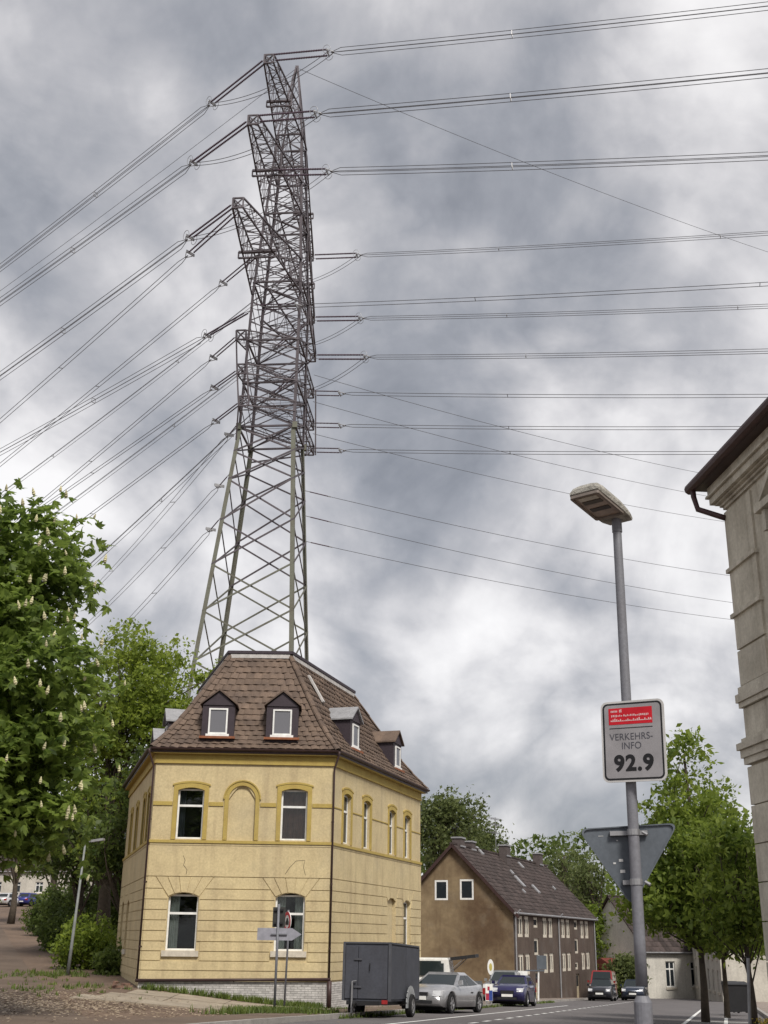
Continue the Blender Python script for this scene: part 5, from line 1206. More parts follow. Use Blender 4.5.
# ------------------------------------------------------------------ street lamp with its two signs
def street_lamp():
    T0 = at(616.5, 520, 8.3); B0 = at(641.5, 1030, 8.3); X = (T0.x + B0.x) / 2; zb = zg(X, 8.3) + .08
    B = Vector((B0.x + .012, 8.3, zb)); T = Vector((T0.x, 8.3, T0.z))
    L = empty('street_lamp', B, 'grey street lamp with a weathered box head, standing near the kerb', 'street lamp')
    P = lambda z: B.lerp(T, (z - zb) / (T.z - zb))
    q = MB(); q.tube([P(zb), P(1.22)], .060, 18); q.tube([P(1.22), P(1.26)], [.060, .040], 18, cap=False); q.build('base_section', M_GREYP, L, smooth=False)
    q = MB(); q.tube([P(1.32 + i * .3) for i in range(12)] + [T], [.040 - .0007 * i for i in range(12)] + [.031], 18); q.build('pole', M_GREYP, L, smooth=True)
    q = MB(); q.box(P(.75) + Vector((-.02, -.057, 0)), (.07, .012, .34)); q.build('access_door', M_GREYP, L)
    # head: axis towards the viewer's left, tipped up a little
    M_HEAD = mat('lichened_lamp_housing', (.36, .345, .31), .8, .6, 14, .5, col2=(.07, .065, .05), bscale=60)
    M_HB = mat('lamp_housing_underside', (.185, .155, .135), .6, .3, 8)
    ax = Vector((-.64, -.74, .17)).normalized(); sd = Vector((ax.y, -ax.x, 0)).normalized(); up = sd.cross(ax).normalized()
    if up.z < 0: up = -up
    O = T + Vector((0, 0, .035)); F = lambda a, b, c: O + (ax * a + sd * b + up * c) * .86
    Lh, Wh = .60, .115
    q = MB(); sec = [(-.11, .070, -.015, .02), (-.09, .11, -.03, .035), (0.0, .138, -.04, .052), (.15, .15, -.042, .062), (.44, .15, -.042, .062), (.53, .145, -.04, .05), (Lh - .05, .138, -.03, .012)]
    for a, w, z0, z1 in sec: q.v += [tuple(F(a, y, z)) for y, z in ((-w, z0), (-w * 1.03, z0 + (z1 - z0) * .35), (-w * .82, z1 - .012), (-w * .4, z1), (w * .4, z1), (w * .82, z1 - .012), (w * 1.03, z0 + (z1 - z0) * .35), (w, z0))]
    n = 8
    for i in range(len(sec) - 1):
        for j in range(n): q.f.append((i * n + j, i * n + (j + 1) % n, (i + 1) * n + (j + 1) % n, (i + 1) * n + j))
    q.f += [tuple(range(n)), tuple((len(sec) - 1) * n + j for j in range(n))]; q.mi = [0] * len(q.f); q.build('lamp_head', M_HEAD, L)
    fr = lambda u, w, d=0.0: F(u, w, -.046 - d)
    q = MB(); q.ring(rrect(.10, .545, -.142, .142, .02), rrect(.122, .525, -.122, .122, .015), -.004, .022, fr); q.build('lens_frame', M_HB, L)
    q = MB(); q.prism(rrect(.12, .528, -.124, .124, .015), -.001, .008, fr); q.build('lens', mat('dusty_lens', (.30, .235, .19), .25, .5, 9, spec=.6, col2=(.10, .08, .06)), L)
    for a, w, c in ((.44, .035, (.5, .47, .40)), (.24, .045, (.06, .05, .045)), (.37, .02, (.09, .075, .06))):
        q = MB(); q.box(F(a, .01, -.058), (.001, .001, .001)); q = MB(); q.fbox(lambda u, v, d=0.0: F(u, v, -.0545 - d), a, a + .055, -.09, .09, 0, .004 + w * .05); q.build('reflector', mat('reflector_%d' % int(a * 100), c, .4, .3, 20), L)
    q = MB(); q.tube([T - Vector((0, 0, .10)), T + Vector((0, 0, .03))], .038, 14); q.build('spigot', M_GREYP, L)
    # info sign facing the road
    dS = Vector((.84, -.54, 0)).normalized(); nS = Vector((dS.y, -dS.x, 0))           # to its right, and out of its face
    C = P(2.93); C = Vector((C.x, C.y, 2.945)) + nS * .11; S0 = at(633, 740.5, C.y); C = Vector((S0.x, C.y, S0.z))
    hw, hh = .235, .285
    rot = .035
    def fS(u, w, d=0.0): return C + dS * (u * math.cos(rot) - w * math.sin(rot) * 0 + w * .02) + Vector((0, 0, w * math.cos(rot) - u * .02)) + nS * d
    S = empty('info_sign', tuple(C - Vector((0, 0, hh))), 'grey radio info sign reading 92.9 with a red panel, on the lamp post', 'sign')
    M_SG = mat('sign_grey', (.285, .275, .285), .45, .15, 6); M_SR = mat('sign_rim', (.50, .49, .48), .4, .2, 6); M_INK = mat('sign_black', (.012, .012, .014), .6, .1)
    q = MB(); q.prism(rrect(-hw, hw, -hh, hh, .045), -.012, .0, fS); q.build('plate', M_SR, S)
    q = MB(); q.ring(rrect(-hw + .014, hw - .014, -hh + .014, hh - .014, .036), rrect(-hw + .026, hw - .026, -hh + .026, hh - .026, .028), -.001, .0015, fS); q.build('border', M_INK, S)
    q = MB(); q.prism(rrect(-hw + .027, hw - .027, -hh + .027, hh - .027, .027), -.001, .001, fS); q.build('face', M_SG, S)
    M_REDP = mat('sign_red', (.52, .008, .020), .5, .15, 8)
    q = MB(); q.fbox(fS, -.175, .150, .118, .235, .0, .0025); rp_ = q.build('red_panel', M_REDP, S)
    M_PINK = mat('sign_white_print', (.62, .45, .45), .6, .2, 20)
    q = MB(); r_ = random.Random(4)
    for u0, u1, w, h_ in ((-.158, -.108, .206, .016), (-.094, -.070, .204, .022)): 
        k = u0
        while k < u1 - .004: q.fbox(fS, k, k + .007, w, w + h_ * r_.uniform(.8, 1), .0026, .0032); k += .0105
    for u0, u1, w, h_ in ((-.155, -.075, .172, .016), (-.063, .125, .172, .016)):
        k = u0
        while k < u1 - .004:
            ww = r_.choice((.006, .008, .010)); q.fbox(fS, k, k + ww, w + r_.choice((0, .003)), w + h_ * r_.choice((.7, 1, 1)), .0026, .0032); k += ww + .005
    k = -.160; top = []
    while k < .138:
        h_ = r_.choice((.006, .010, .016, .022)); q.fbox(fS, k, k + .008, .140, .140 + h_, .0026, .0032); q.fbox(fS, k + .008, k + .014, .140, .1435, .0026, .0032); k += .014
    q.build('print', M_PINK, rp_)
    q = MB(); q.fbox(fS, -.172, .150, .089, .0945, .0012, .0022); q.build('rule', M_INK, S)
    M_THIN = mat('sign_thin_ink', (.07, .07, .085), .6, .1)
    text_mesh('VERKEHRS-', .068, 'lettering', M_THIN, S, fS, -.012, .028, .0018, bold=-.0002, sx=.94, spacing=1.02)
    text_mesh('INFO', .068, 'lettering', M_THIN, S, fS, -.012, -.036, .0018, bold=-.0002, sx=.94, spacing=1.02)
    text_mesh('92.9', .150, 'lettering', M_INK, S, fS, .0, -.160, .0020, bold=.0060, sx=1.02, spacing=1.12)
    for w in (.17, -.17):
        q = MB(); q.beam(fS(-.16, w, -.02), fS(.16, w, -.02), .03, .02); q.tube([P(C.z + w) + Vector((0, 0, -.018)), P(C.z + w) + Vector((0, 0, .018))], .042, 14); q.build('clamp', M_FIT, S)
    # back of the give-way sign
    a, b, c = at(577, 827, 8.40), at(677, 825, 8.40), at(634, 907, 8.40)
    Y = empty('give_way_sign', tuple(c), 'bare aluminium back of a triangular give way sign on the lamp post', 'sign')
    ct = (a + b + c) / 3; ex = (b - a).normalized(); ez = Vector((0, 0, 1)); yw = .10
    ex = Vector((ex.x, -yw, ex.z)).normalized(); nb_ = Vector((ex.y, -ex.x, 0)).normalized()
    f3 = lambda u, w, d=0.0: ct + ex * u + ez * w + nb_ * d
    Pl = [((p - ct).dot(ex), (p - ct).z) for p in (a, b, c)]
    def rounded(P, r, k=5):
        out = []; n = len(P)
        for i in range(n):
            p0, p1, p2 = Vector(P[i - 1]), Vector(P[i]), Vector(P[(i + 1) % n]); d0, d1 = (p0 - p1).normalized(), (p2 - p1).normalized()
            A, B_ = p1 + d0 * r, p1 + d1 * r
            for j in range(k + 1): t = j / k; q_ = A * (1 - t) ** 2 + p1 * 2 * t * (1 - t) + B_ * t * t; out.append((q_.x, q_.y))
        return out
    o1 = rounded(Pl, .075); q = MB(); q.prism(o1, -.004, .0, f3); q.build('plate', M_SIGNB, Y)
    i1 = [(u * .955, w * .955) for u, w in o1]; q = MB(); q.ring(o1, i1, .0005, .014, f3); q.build('rim', M_SIGNB, Y)
    q = MB(); q.prism([(u * .998, w * .998) for u, w in o1], -.008, -.0045, f3); q.build('sign_face', mat('give_way_red', (.5, .02, .02), .5, .1), Y)
    for w in (.13, -.20):
        q = MB(); q.beam(f3(-.13 if w > 0 else -.06, w, .02), f3(.13 if w > 0 else .06, w, .02), .035, .03); pz = P(ct.z + w)
        q.tube([pz - Vector((0, 0, .02)), pz + Vector((0, 0, .02))], .044, 14); q.tube([pz + Vector((.055, -.03, 0)), pz + Vector((.085, -.05, -.02))], .012, 6); q.build('clamp', M_FIT, Y)
    for u, w, s_ in ((-.075, -.06, .022), (-.07, -.135, .026), (-.115, -.075, .014), (-.085, .08, .008), (-.21, .115, .012)):
        q = MB(); q.fbox(f3, u, u + s_ * (3 if s_ == .012 else 1.3), w, w + s_ * (.25 if s_ == .012 else .8), .001, .003); q.build('sticker', mat('torn_sticker', (.55, .55, .55), .7, .5, 30), Y)
street_lamp()

# ------------------------------------------------------------------ small signs in front of the yellow house
def house_signs():
    Y = 36.0; b = at(274, 1017, Y); t = at(279, 904, Y); g = zg(b.x, b.y); b.z = g
    S = empty('direction_sign', b, 'grey sign post seen from behind with an arrow-shaped board and a dark box board', 'sign')
    q = MB(); q.tube([b, t], .038, 10); q.build('post', M_GREYP, S, smooth=True)
    f = lambda u, w, d=0.0: Vector((b.lerp(t, (w - g) / (t.z - g)).x + u, Y - .06 - d, w))
    q = MB(); q.prism([(-.60, 1.50), (-.60, 1.84), (.42, 1.84), (.70, 1.67), (.42, 1.50)], -.02, .02, lambda u, w, d=0.0: f(u, w, d - .10)); q.build('arrow_board', mat('pale_sign_back', (.30, .30, .345), .5, .25, 4, streak=.2), S)
    q = MB(); q.fbox(f, -.20, .28, 1.655, 1.685, -.06, -.03); q.build('stiffener', M_GREYP, S)
    q = MB(); q.fbox(f, -.17, .20, 1.86, 2.42, -.14, -.10); q.build('dark_board', mat('dark_sign_back', (.042, .042, .040), .6, .3, 6), S)
    for w in (1.95, 2.32): q = MB(); q.fbox(f, -.12, .14, w, w + .05, -.099, -.04); q.build('clamp', M_BUMP, S)
    Y2 = 37.6; b2 = at(284, 1010, Y2); t2 = at(288.5, 910, Y2); b2.z = zg(b2.x, b2.y)
    R = empty('prohibition_sign', b2, 'round red-rimmed white sign with a black car symbol on a thin post', 'sign')
    q = MB(); q.tube([b2, Vector((b2.x + .04, Y2, 1.45)), t2], .030, 8); q.build('post', M_GREYP, R, smooth=True)
    c = at(289, 921.5, Y2); dx = Vector((.44, -.898, 0)); n2 = Vector((dx.y, -dx.x, 0)); c = c + n2 * .06 
    f2 = lambda u, w, d=0.0: c + dx * u + Vector((0, 0, w)) + n2 * d
    cir = lambda r, n=28: [(r * math.cos(2 * PI * i / n), r * math.sin(2 * PI * i / n)) for i in range(n)]
    q = MB(); q.prism(cir(.29), -.02, 0, f2); q.build('disc', M_WHITE, R)
    q = MB(); q.ring(cir(.285), cir(.19), .001, .006, f2); q.build('red_rim', mat('signal_red', (.50, .02, .035), .5, .15, 8), R)
    q = MB(); q.prism([(-.13, -.10), (-.13, -.01), (-.08, .02), (-.05, .10), (.06, .10), (.10, .02), (.13, -.01), (.13, -.10)], .001, .005, f2); q.build('symbol', M_BUMP, R)
house_signs()
def small_street_things():
    # thin leaning lamp column in the lane
    b = at(69, 962, 52); t = at(85, 846, 52); b.z = zg(b.x, b.y); L = empty('lane_lamp', b, 'thin pale lamp column leaning beside the green shrub in the lane', 'lamp post')
    q = MB(); q.tube([b, b.lerp(t, .25), t], [.085, .065, .04], 10); q.build('column', mat('galvanised_column', (.21, .225, .22), .55, .3, 4), L, smooth=True)
    q = MB(); q.tube([t, t + Vector((0, 0, .10)), t + Vector((.34, -.1, .22))], [.035, .035, .03], 8); q.build('bracket', M_FIT, L); q = MB(); q.beam(t + Vector((.30, -.1, .20)), t + Vector((.85, -.25, .27)), .18, .10); q.build('lamp_head', M_ZINC, L)
    # thin pole by the dark green car
    b = at(750, 1032, 27); b.z = zg(b.x, b.y) + .08; t = at(748, 958, 27)
    P = empty('bare_post', b, 'thin bare grey post beside the roadside trees', 'post'); q = MB(); q.tube([b, t], .035, 8); q.build('tube', M_FIT, P); q = MB(); q.tube([t, t + Vector((0, 0, .03))], .042, 8); q.build('cap', M_BUMP, P)
    # dark litter bins
    for k, (px, py, lab) in enumerate(((733, 1003, 'dark wheelie bin by the second tree trunk'), (741, 1001, 'dark wheelie bin beside the dark green car'))):
        p = at(px, py, 47 + k); z = zg(p.x, p.y) + .08; o = empty('wheelie_bin', (p.x, p.y, z), lab, 'bin', 'wheelie bins')
        q = MB(); q.hexa([(p.x - .23, p.y - .25, z + .06), (p.x + .23, p.y - .25, z + .06), (p.x + .23, p.y + .25, z + .06), (p.x - .23, p.y + .25, z + .06), (p.x - .29, p.y - .32, z + 1.0), (p.x + .29, p.y - .32, z + 1.0), (p.x + .29, p.y + .32, z + 1.0), (p.x - .29, p.y + .32, z + 1.0)]); q.build('body', M_BUMP, o)
        q = MB(); q.hexa([(p.x - .31, p.y - .36, z + 1.005), (p.x + .31, p.y - .36, z + 1.005), (p.x + .31, p.y + .33, z + 1.005), (p.x - .31, p.y + .33, z + 1.005), (p.x - .28, p.y - .3, z + 1.05), (p.x + .28, p.y - .3, z + 1.05), (p.x + .28, p.y + .3, z + 1.12), (p.x - .28, p.y + .3, z + 1.12)]); q.build('lid', M_BUMP, o)
        for s in (-.24, .24): q = MB(); q.tube([(p.x + s - .03, p.y + .22, z + .1), (p.x + s + .03, p.y + .22, z + .1)], .1, 12); q.build('wheel', M_TYRE, o)
    # advertising boards and bin in the yard beside the brown house
    def board(px0, px1, py0, py1, Y, name, label, cols, cat='board', legs=True):
        a, b = at(px0, py1, Y), at(px1, py0, Y); z = zg(a.x, Y); o = empty(name, ((a.x + b.x) / 2, Y, z), label, cat)
        f = lambda u, w, d=0.0: Vector((u, Y - d, w))
        q = MB(); q.fbox(f, a.x, b.x, a.z, b.z, -.03, 0); q.build('panel', cols[0], o)
        for (u0, u1, w0, w1), m in cols[1:]: q = MB(); q.fbox(f, a.x + (b.x - a.x) * u0, a.x + (b.x - a.x) * u1, a.z + (b.z - a.z) * w0, a.z + (b.z - a.z) * w1, .001, .006); q.build('print', m, o)
        if legs and a.z > z + .05:
            for u in (a.x + .06, b.x - .06): q = MB(); q.fbox(f, u - .03, u + .03, z - .1, a.z, -.06, -.031); q.build('leg', M_FIT, o)
        return o
    MR, MBl = mat('print_red', (.34, .03, .06), .5, .1), mat('print_blue', (.03, .06, .25), .5, .1)
    board(485.5, 492.5, 984, 1001, 54.5, 'poster_board', 'small poster board in white, red and blue beside the dark blue hatchback', [M_WHITE, ((0.05, .5, .05, .45), MR), ((.5, .98, .02, .62), MBl), ((.3, .6, .62, .85), MR)])
    board(510, 527.5, 971, 978, 66, 'white_banner', 'white banner board with red print above the roof of the dark blue hatchback', [M_WHITE, ((.08, .45, .35, .75), MR)])
    o = board(470, 482, 981, 1000, 55.2, 'grey_crate', 'grey metal container between the silver coupe and the poster board', [mat('container_grey', (.10, .11, .12), .6, .3, 4)], 'container')
    q = MB(); f = at(476, 1000, 55.2); q.box((f.x, 55.2 + .5, zg(f.x, 55) + .45), (.62, .9, .95)); q.build('body', mat('container_grey', (.10, .11, .12)), o)
    b = at(490, 990, 58); b.z = zg(b.x, b.y); t = at(490.5, 967, 58); o = empty('oval_sign', b, 'white oval sign on a post in front of the stained gable', 'sign')
    q = MB(); q.tube([b, t], .03, 7); q.build('post', M_FIT, o); f = lambda u, w, d=0.0: Vector((t.x + u, 58 - .04 - d, t.z + w))
    q = MB(); q.prism([(.15 * math.cos(a), .34 * math.sin(a)) for a in np.linspace(0, 2 * PI, 25)[:-1]], 0, .03, f); q.build('disc', M_WHITE, o); q = MB(); q.prism([(.07 * math.cos(a), .17 * math.sin(a)) for a in np.linspace(0, 2 * PI, 21)[:-1]], .031, .036, f); q.build('emblem', mat('emblem_yellow', (.45, .38, .10), .5, .1), o)
    b = at(538, 992, 70); b.z = zg(b.x, b.y); t = at(538.5, 955, 70); o = empty('bus_stop_sign', b, 'grey panel sign on a white post in front of the brown house', 'sign')
    q = MB(); q.tube([b, t], .05, 8); q.build('post', M_WHITE, o); f = lambda u, w, d=0.0: Vector((t.x + u, 70 - .06 - d, t.z + w)); q = MB(); q.fbox(f, -.12, .42, -.75, -.02, 0, .03); q.build('panel', M_SIGNB, o); q = MB(); q.fbox(f, -.75, .3, -.86, -.78, 0, .03); q.build('crossbar', M_SIGNB, o)
small_street_things()

# ------------------------------------------------------------------ trees
M_LCH = leafmat('chestnut_leaves', (.045, .078, .016), (.22, .29, .06), .5)
M_LMA = leafmat('maple_leaves', (.085, .13, .018), (.29, .35, .06), .5)
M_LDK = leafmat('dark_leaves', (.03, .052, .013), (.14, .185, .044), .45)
M_LST = leafmat('street_tree_leaves', (.052, .092, .016), (.24, .30, .052), .5)
M_LGR = leafmat('grey_green_leaves', (.050, .072, .026), (.18, .21, .075), .45)
M_LBR = leafmat('bright_bush_leaves', (.048, .085, .012), (.22, .28, .04), .45)
def trees():
    g = lambda x, y: zg(x, y)
    # chestnut at the edge of the photograph
    b = Vector((-11.6, 27.5, g(-11.6, 27.5))); 
    bl = [(-10.3, 27, 6.2, 3.5, 3.2, 3.3), (-9.6, 26.2, 4.6, 3.0, 2.6, 2.0), (-11, 28, 9.2, 3.0, 3.0, 2.9), (-10.0, 28.5, 10.9, 2.2, 2.4, 1.4), (-12.5, 27, 8, 3.5, 3, 4), (-11.0, 28.5, 11.8, 1.6, 2.2, 1.0), (-8.1, 26.4, 6.8, 1.7, 1.7, 1.9), (-8.8, 28.2, 9.4, 1.6, 1.8, 1.3), (-8.6, 26.2, 4.0, 1.7, 1.8, 1.3), (-7.9, 27, 5.2, 1.3, 1.6, 1.5)]
    T, C = tree('large horse chestnut with white blossom candles at the edge of the photograph', b, 11, .42, bl, 980, 26, .34, .25, M_LCH, palm=True, shell=.28, nlimb=60, name='chestnut_tree')
    bm = MB(); bm.v = []; n = 6
    for k, (z, r) in enumerate(((0, .025), (.05, .055), (.12, .05), (.19, .03), (.25, .006))): bm.v += [(r * math.cos(2 * PI * i / n + k), r * math.sin(2 * PI * i / n + k), z) for i in range(n)]
    bm.f = [(k * n + i, k * n + (i + 1) % n, (k + 1) * n + (i + 1) % n, (k + 1) * n + i) for k in range(4) for i in range(n)]; bm.mi = [0] * len(bm.f)
    M_BL = mat('chestnut_blossom', (.46, .43, .28), .8, .45, 30, objrand=.25, col2=(.30, .28, .13)); me = None
    cr = [o for o in T.children if o.name.startswith('crown')][0]; co = np.empty(len(cr.data.vertices) * 3, np.float32); cr.data.vertices.foreach_get('co', co); co = co.reshape(-1, 3) + np.array(ORG[cr.name])
    cell = np.round(co[:, [0, 2]] / .42).astype(int); best = {}
    for (cx, cz), p_ in zip(map(tuple, cell), co):
        if (cx, cz) not in best or p_[1] < best[(cx, cz)][1]: best[(cx, cz)] = p_
    front = [p_ for p_ in best.values() if p_[0] > -11.6 and p_[1] < 27.8]; random.shuffle(front)
    for c in front[:150]:
        p = Vector(tuple(float(q_) for q_ in c)) + Vector((0, -.06, -.04))
        M4 = Matrix.Translation(p) @ Matrix.Rotation(random.uniform(-.3, .3), 4, 'X') @ Matrix.Rotation(random.uniform(-.3, .3), 4, 'Y') @ Matrix.Scale(random.uniform(.55, .95), 4)
        if me is None: o = bm.build('blossom', M_BL, T, origin=(0, 0, 0), fixn=False); me = o.data; o.matrix_local = Matrix.Translation(-ORG[T.name]) @ M4
        else: piece('blossom', me, M4, T)
    # maple behind the house corner, and the darker trees in the lane
    x, y = at(102, 915, 62).x, 62; top = at(140, 622, 62).z
    bl = [(x + .6, y, 13.0, 3.4, 3.4, 3.2), (x + 2.9, y, 12.2, 2.4, 2.6, 2.2), (x - 1.8, y - .5, 11.4, 2.5, 2.6, 2.6), (x + 1.0, y, 16.0, 2.6, 2.6, 1.6), (x + 2.4, y, 9.2, 2.4, 2.4, 1.8), (x - 1.5, y, 8, 2.2, 2.3, 1.6), (x + 4.6, y + .2, 14.6, 1.4, 1.7, 1.0), (x - .2, y, 5.6, 1.8, 2, 1.1)]
    tree('tall light green maple rising behind the yellow house and the chestnut', (x, y, g(x, y)), 13, .34, bl, 470, 60, .38, .22, M_LMA, shell=.45, nlimb=50, name='maple_tree')
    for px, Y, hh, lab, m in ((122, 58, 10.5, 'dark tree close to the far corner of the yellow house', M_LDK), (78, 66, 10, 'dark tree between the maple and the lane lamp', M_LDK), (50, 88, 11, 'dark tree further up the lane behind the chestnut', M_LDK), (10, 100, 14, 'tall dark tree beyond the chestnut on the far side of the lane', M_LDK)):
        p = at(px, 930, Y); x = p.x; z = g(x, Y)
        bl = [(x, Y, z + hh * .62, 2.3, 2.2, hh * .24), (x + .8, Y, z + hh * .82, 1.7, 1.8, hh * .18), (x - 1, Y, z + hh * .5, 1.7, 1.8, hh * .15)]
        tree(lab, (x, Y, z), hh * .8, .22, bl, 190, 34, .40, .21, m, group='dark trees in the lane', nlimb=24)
    # behind the brown house
    for px, Y, z1, rx, lab, m, nn in ((446, 112, 15.4, 3.3, 'tall loose tree behind the brown house gable', M_LGR, 300), (478, 118, 12.6, 2.8, 'lower rounded tree behind the brown house chimneys', M_LGR, 240), (566, 132, 12.4, 3.0, 'sparse feathery tree above the far end of the brown house', M_LGR, 95), (590, 122, 10.6, 2.6, 'pale sparse tree beside the far end of the brown house', M_LGR, 110)):
        x = at(px, 880, Y).x; z = g(x, Y); h = z1 - z
        bl = [(x, Y, z + h * .62, rx, rx, h * .28), (x + rx * .3, Y, z + h * .82, rx * .7, rx * .7, h * .16), (x - rx * .4, Y, z + h * .72, rx * .7, rx * .7, h * .18), (x + rx * .5, Y, z + h * .5, rx * .7, rx * .7, h * .18)]
        tree(lab, (x, Y, z), h * .85, .3, bl, nn, 36, .55, .30, m, group='trees behind the brown house', nlimb=40)
    # bright bushes beyond the brown house
    for px, Y, z1, rx, lab, m in ((600, 124, 7.4, 2.9, 'bright green tree at the far end of the brown house', M_LBR), (590, 118, 5.0, 2.2, 'dense green bush right behind the far gable of the brown house', M_LBR), (622, 109, .4, 1.2, 'low bush in front of the white gabled house', M_LGR), (640, 128, 8.4, 3.4, 'mid green tree rising behind the white gabled house', M_LST)):
        x = at(px, 930, Y).x; z = g(x, Y); h = z1 - z
        bl = [(x, Y, z + h * .5, rx, rx, h * .46), (x + rx * .3, Y, z + h * .72, rx * .7, rx * .7, h * .26), (x - rx * .4, Y, z + h * .3, rx * .8, rx, h * .28)]
        tree(lab, (x, Y, z), h * .75, .15, bl, 220, 36, .42, .26, m, group='greenery by the white house', nlimb=16)
    # roadside trees
    for px, Y, pyt, wpx, lab, tr in ((704, 34, 727, 1.0, 'young conical street tree nearest to the street lamp', .085), (726, 39.5, 776, .95, 'second street tree, its trunk just beyond the conical one', .07)):
        x = at(px, 1000, Y).x; z = g(x, Y) + .08; zt = at(px, pyt, Y).z; k = wpx
        bl = [(x, Y, z + 3.1, 1.75 * k, 1.7, .95), (x + .1, Y, z + 4.3, 1.55 * k, 1.5, 1.1), (x, Y, z + 5.5, 1.05 * k, 1.1, 1.0), (x + .05, Y, zt - .75, .55 * k, .6, .8), (x - .9, Y, z + 3.3, .9, 1, .8), (x + 1.1, Y, z + 3.0, 1.0, 1, .9), (x + .5, Y - .3, z + 2.3, 1.1, 1.1, .5)]
        bl = [(a, b_, c, d * 1.2, e * 1.2, f_ * 1.1) for a, b_, c, d, e, f_ in bl]
        tree(lab, (x, Y, z), zt - z - .8, tr, bl, 460, 46, .24, .15, M_LST, group='young street trees on the pavement', nlimb=46, shell=.36, name='street_tree')
    x, Y = at(752, 1000, 31).x, 31; z = g(x, Y) + .08
    tree('small bushy street tree touching the townhouse corner', (x, Y, z), 3.6, .07, [(x, Y, z + 3.2, 1.0, 1.0, 1.3), (x - .3, Y, z + 4.3, .7, .8, .7), (x - .4, Y, z + 2.4, .8, .8, .6)], 150, 40, .22, .13, M_LST, group='young street trees on the pavement', nlimb=20, name='street_tree')
    for px, Y in ((690, 150), (660, 165), (716, 140)):
        x = at(px, 940, Y).x; z = g(x, Y); tree(('broad tree behind the roof of the white gabled house', 'tall tree far beyond the bend of the road', 'wide tree behind the cream row house')[(690, 660, 716).index(px)], (x, Y, z), 8, .3, [(x, Y, z + 8, 4, 4, 3.6), (x + 2, Y, z + 6, 3, 3, 3)], 120, 34, .8, .4, M_LDK, group='trees at the bend of the road', nlimb=12)
trees()
def shrub(label, x, y, r, h, m, n=90, per=40, size=.16, name='shrub', group=None):
    z = zg(x, y); S = empty(name, (x, y, z), label, 'shrub', group)
    C = clumps([(x, y, z + h * .45, r, r, h * .5), (x + r * .4, y - r * .2, z + h * .3, r * .7, r * .7, h * .35), (x - r * .4, y, z + h * .35, r * .7, r * .7, h * .35)], n, .4)
    mb = MB()
    for i in RNG.choice(len(C), 14): limb(mb, (x + random.uniform(-.15, .15), y, z), C[i], .03, .008, .1, 3, 4)
    mb.build('stems', M_BARK, S); P = np.repeat(C, per, 0); P = P + RNG.normal(size=P.shape) * .18; P[:, 2] = np.maximum(P[:, 2], z + .03)
    V, Q = leaf_quads(P, size); np_mesh('foliage', V, Q, m, S, origin=(x, y, z))
x = at(90, 935, 57).x; shrub('broad green shrub between the lane lamp and the yellow house', x, 57, 1.6, 2.4, M_LBR, 150, 44)
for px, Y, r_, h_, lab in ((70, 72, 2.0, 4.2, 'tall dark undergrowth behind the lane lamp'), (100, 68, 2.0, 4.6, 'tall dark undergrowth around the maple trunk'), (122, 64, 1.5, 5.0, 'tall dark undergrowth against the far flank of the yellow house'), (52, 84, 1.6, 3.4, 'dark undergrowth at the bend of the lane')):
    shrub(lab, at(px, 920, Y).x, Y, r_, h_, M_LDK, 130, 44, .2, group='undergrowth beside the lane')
x = at(112, 940, 53).x; shrub('low dark shrub tucked against the flank of the yellow house', x + .2, 53, .8, 1.2, M_LDK, 60)
x = at(46, 925, 92).x; shrub('clipped pale green hedge bush beside the blue car in the lane', x, 92, 1.6, 2.2, M_LBR, 90, 36, .2)
x = at(66, 925, 70).x; shrub('ragged shrub up the lane, behind the lane lamp', x, 70, 1.5, 2.0, M_LDK, 90, 36, .2)
def scatter_mass(name, pts, rad, h, m, n, size):
    """a far wood that reads as one mass"""
    P = []
    for x, y in pts:
        z = zg(x, y); d = RNG.normal(size=(n, 3)); d /= np.linalg.norm(d, axis=1)[:, None]; hh = h * RNG.uniform(.7, 1.2); r = RNG.uniform(.5, 1, (n, 1)) ** .4
        q = np.array((x, y, z + hh * .45)) + d * r * np.array((rad, rad, hh * .5)); q[:, 2] = np.maximum(q[:, 2], z); P.append(q)
    V, Q = leaf_quads(np.concatenate(P), size); o = np_mesh(name, V, Q, m, kind='stuff'); return o
tag(scatter_mass('woods', [(-150 + 9 * k + random.uniform(-3, 3), 235 + 14 * math.sin(k)) for k in range(14)] + [(-24 + 8.5 * k, 205 + 10 * math.sin(k * 2)) for k in range(17)], 7.5, 13, M_LDK, 1300, .85), 'distant dark green woods along the skyline', 'woods')
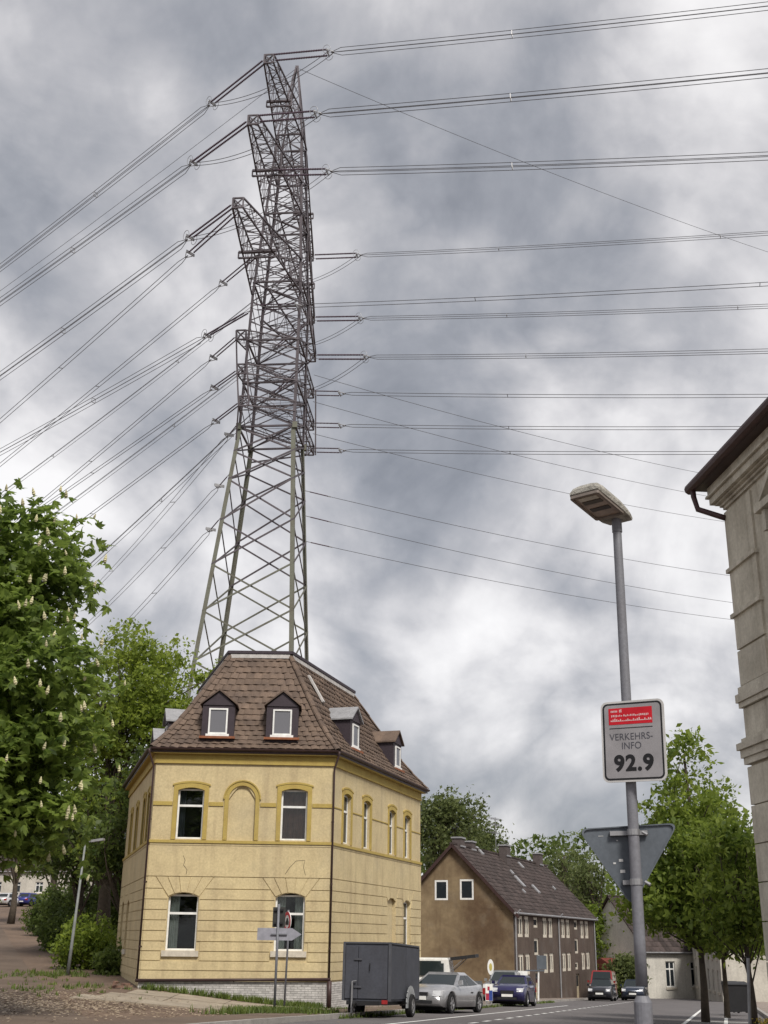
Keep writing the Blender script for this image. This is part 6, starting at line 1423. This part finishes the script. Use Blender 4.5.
def ground_cover():
    # grass at the foot of the house and under the small signs; fallen leaves in the lane; flowers by the townhouse
    def tufts(name, pts, hmin, hmax, m, lab, blade=.018):
        V, n = [], 0
        for x, y in pts:
            z = zg(x, y) - .01
            for _ in range(9):
                a = random.uniform(0, 2 * PI); l = random.uniform(hmin, hmax); dx, dy = math.cos(a), math.sin(a); bx, by = x + random.gauss(0, .05), y + random.gauss(0, .05); le = random.uniform(.1, .6) * l
                V += [(bx - dy * blade, by + dx * blade, z), (bx + dy * blade, by - dx * blade, z), (bx + dx * le + dy * blade * .2, by + dy * le - dx * blade * .2, z + l), (bx + dx * le - dy * blade * .2, by + dy * le + dx * blade * .2, z + l)]
        tag(np_mesh(name, V, np.arange(len(V)).reshape(-1, 4), m, kind='stuff'), lab, 'grass')
    P = [(random.gauss(-2.75, .75), random.gauss(35.4, .6)) for _ in range(620)] + [(random.uniform(-8.2, -1.9), 43.55 + random.gauss(0, .16)) for _ in range(230)] + [(random.uniform(-3.6, -2.0), 42.9 + random.gauss(0, .3)) for _ in range(120)]
    tufts('grass', P, .06, .24, M_GRASS, 'tufts of grass round the sign posts and along the foot of the yellow house')
    P = [(random.gauss(-13.6, 1.0), random.gauss(52.5, 1.6)) for _ in range(150)] + [(random.gauss(-10.6, 1.3), random.gauss(42.0, 2.2)) for _ in range(70)]
    tufts('grass', P, .04, .16, M_GRASS, 'rough grass verge under the shrub beside the lane', .02)
    P = [rp(random.uniform(35, 75), random.uniform(-13.2, -10.3)).xy for _ in range(160)]; tufts('grass', P, .03, .12, M_GRASS, 'thin grass growing between the pavement slabs')
    P = [rp(random.uniform(31, 72), random.gauss(-9.74, .07)).xy for _ in range(300)]; tufts('grass', P, .03, .15, M_GRASS, 'weeds growing along the kerb by the parked cars')
    P = [rp(random.uniform(20, 26), random.gauss(6.2, .5)).xy for _ in range(220)]; tufts('grass', P, .08, .3, M_GRASS, 'grass below the townhouse wall')
    V = []
    for _ in range(4200):
        x, y = random.gauss(-9.4, 2.3), random.gauss(34.8, 3.0); z = zg(x, y) + .008; a = random.uniform(0, PI); l = random.uniform(.03, .085); c, s = math.cos(a) * l, math.sin(a) * l; t = random.uniform(-.02, .02)
        V += [(x - c, y - s, z), (x + s * .5, y - c * .5, z + .015 + t * .3), (x + c, y + s, z + .012), (x - s * .5, y + c * .5, z + .005)]
    tag(np_mesh('fallen_leaves', V, np.arange(len(V)).reshape(-1, 4), leafmat('dry_leaves', (.09, .055, .032), (.46, .37, .27), .1), kind='stuff'), 'dry fallen leaves scattered over the dirt at the mouth of the lane', 'leaves')
    V = []
    for _ in range(260):
        x, y = (lambda p: (p.x, p.y))(at(768 + random.gauss(4, 7), 1019, 25 + random.gauss(0, .4))); z = zg(x, y) + .25 + random.uniform(0, .14); l = .03
        a = random.uniform(0, PI); c, s = math.cos(a) * l, math.sin(a) * l; V += [(x - c, y - s, z), (x + s, y - c, z + .02), (x + c, y + s, z), (x - s, y + c, z + .02)]
    tag(np_mesh('flowers', V, np.arange(len(V)).reshape(-1, 4), mat('yellow_petals', (.60, .42, .02), .7, .2, 20), kind='stuff'), 'yellow flowers below the townhouse wall', 'flowers')
    P = [(lambda p: (p.x, p.y))(at(768 + random.gauss(4, 8), 1019, 25 + random.gauss(0, .5))) for _ in range(120)]; tufts('grass', P, .12, .34, M_GRASS, 'green leaves under the yellow flowers')
    # concrete apron in front of the house: slabs, cracked and uneven, stepping down to the pavement
    o = empty('concrete_apron', (-5.5, 40, zg(-5.5, 40)), 'worn concrete apron of uneven slabs in front of the yellow house', 'paving')
    for i, (y0, y1) in enumerate(((37.2, 38.9), (38.93, 40.6), (40.63, 42.5))):
        x = -9.2 + .5 * i
        while x < -3.6 + .5 * i:
            w = random.uniform(1.4, 2.1); q = MB(); h = random.uniform(.015, .045); c = [(x + .015, y0), (x + w, y0), (x + w, y1), (x + .015, y1)]
            q.hexa([(a, b, zg(a, b) - .15) for a, b in c] + [(a, b, zg(a, b) + h + random.uniform(-.008, .008)) for a, b in c]); q.build('slab', M_CONC, o); x += w + .015
    # tipped stones and a bent pipe stub at the corner
    o = empty('broken_brick_pile', (-8.75, 43.2, zg(-8.75, 43.2)), 'little pile of broken bricks under the downpipe of the yellow house', 'bricks')
    for k in range(7): q = MB(); q.box((-8.75 + random.gauss(0, .22), 43.2 + random.gauss(0, .15), zg(-8.75, 43.2) + .05 + .07 * (k // 3)), (.22, .11, .07), M=Matrix.Rotation(random.uniform(0, 3), 3, 'Z') @ Matrix.Rotation(random.uniform(-.3, .3), 3, 'X')); q.build('brick', mat('broken_brick', (.20, .12, .09), .9, .4, 8), o)
ground_cover()
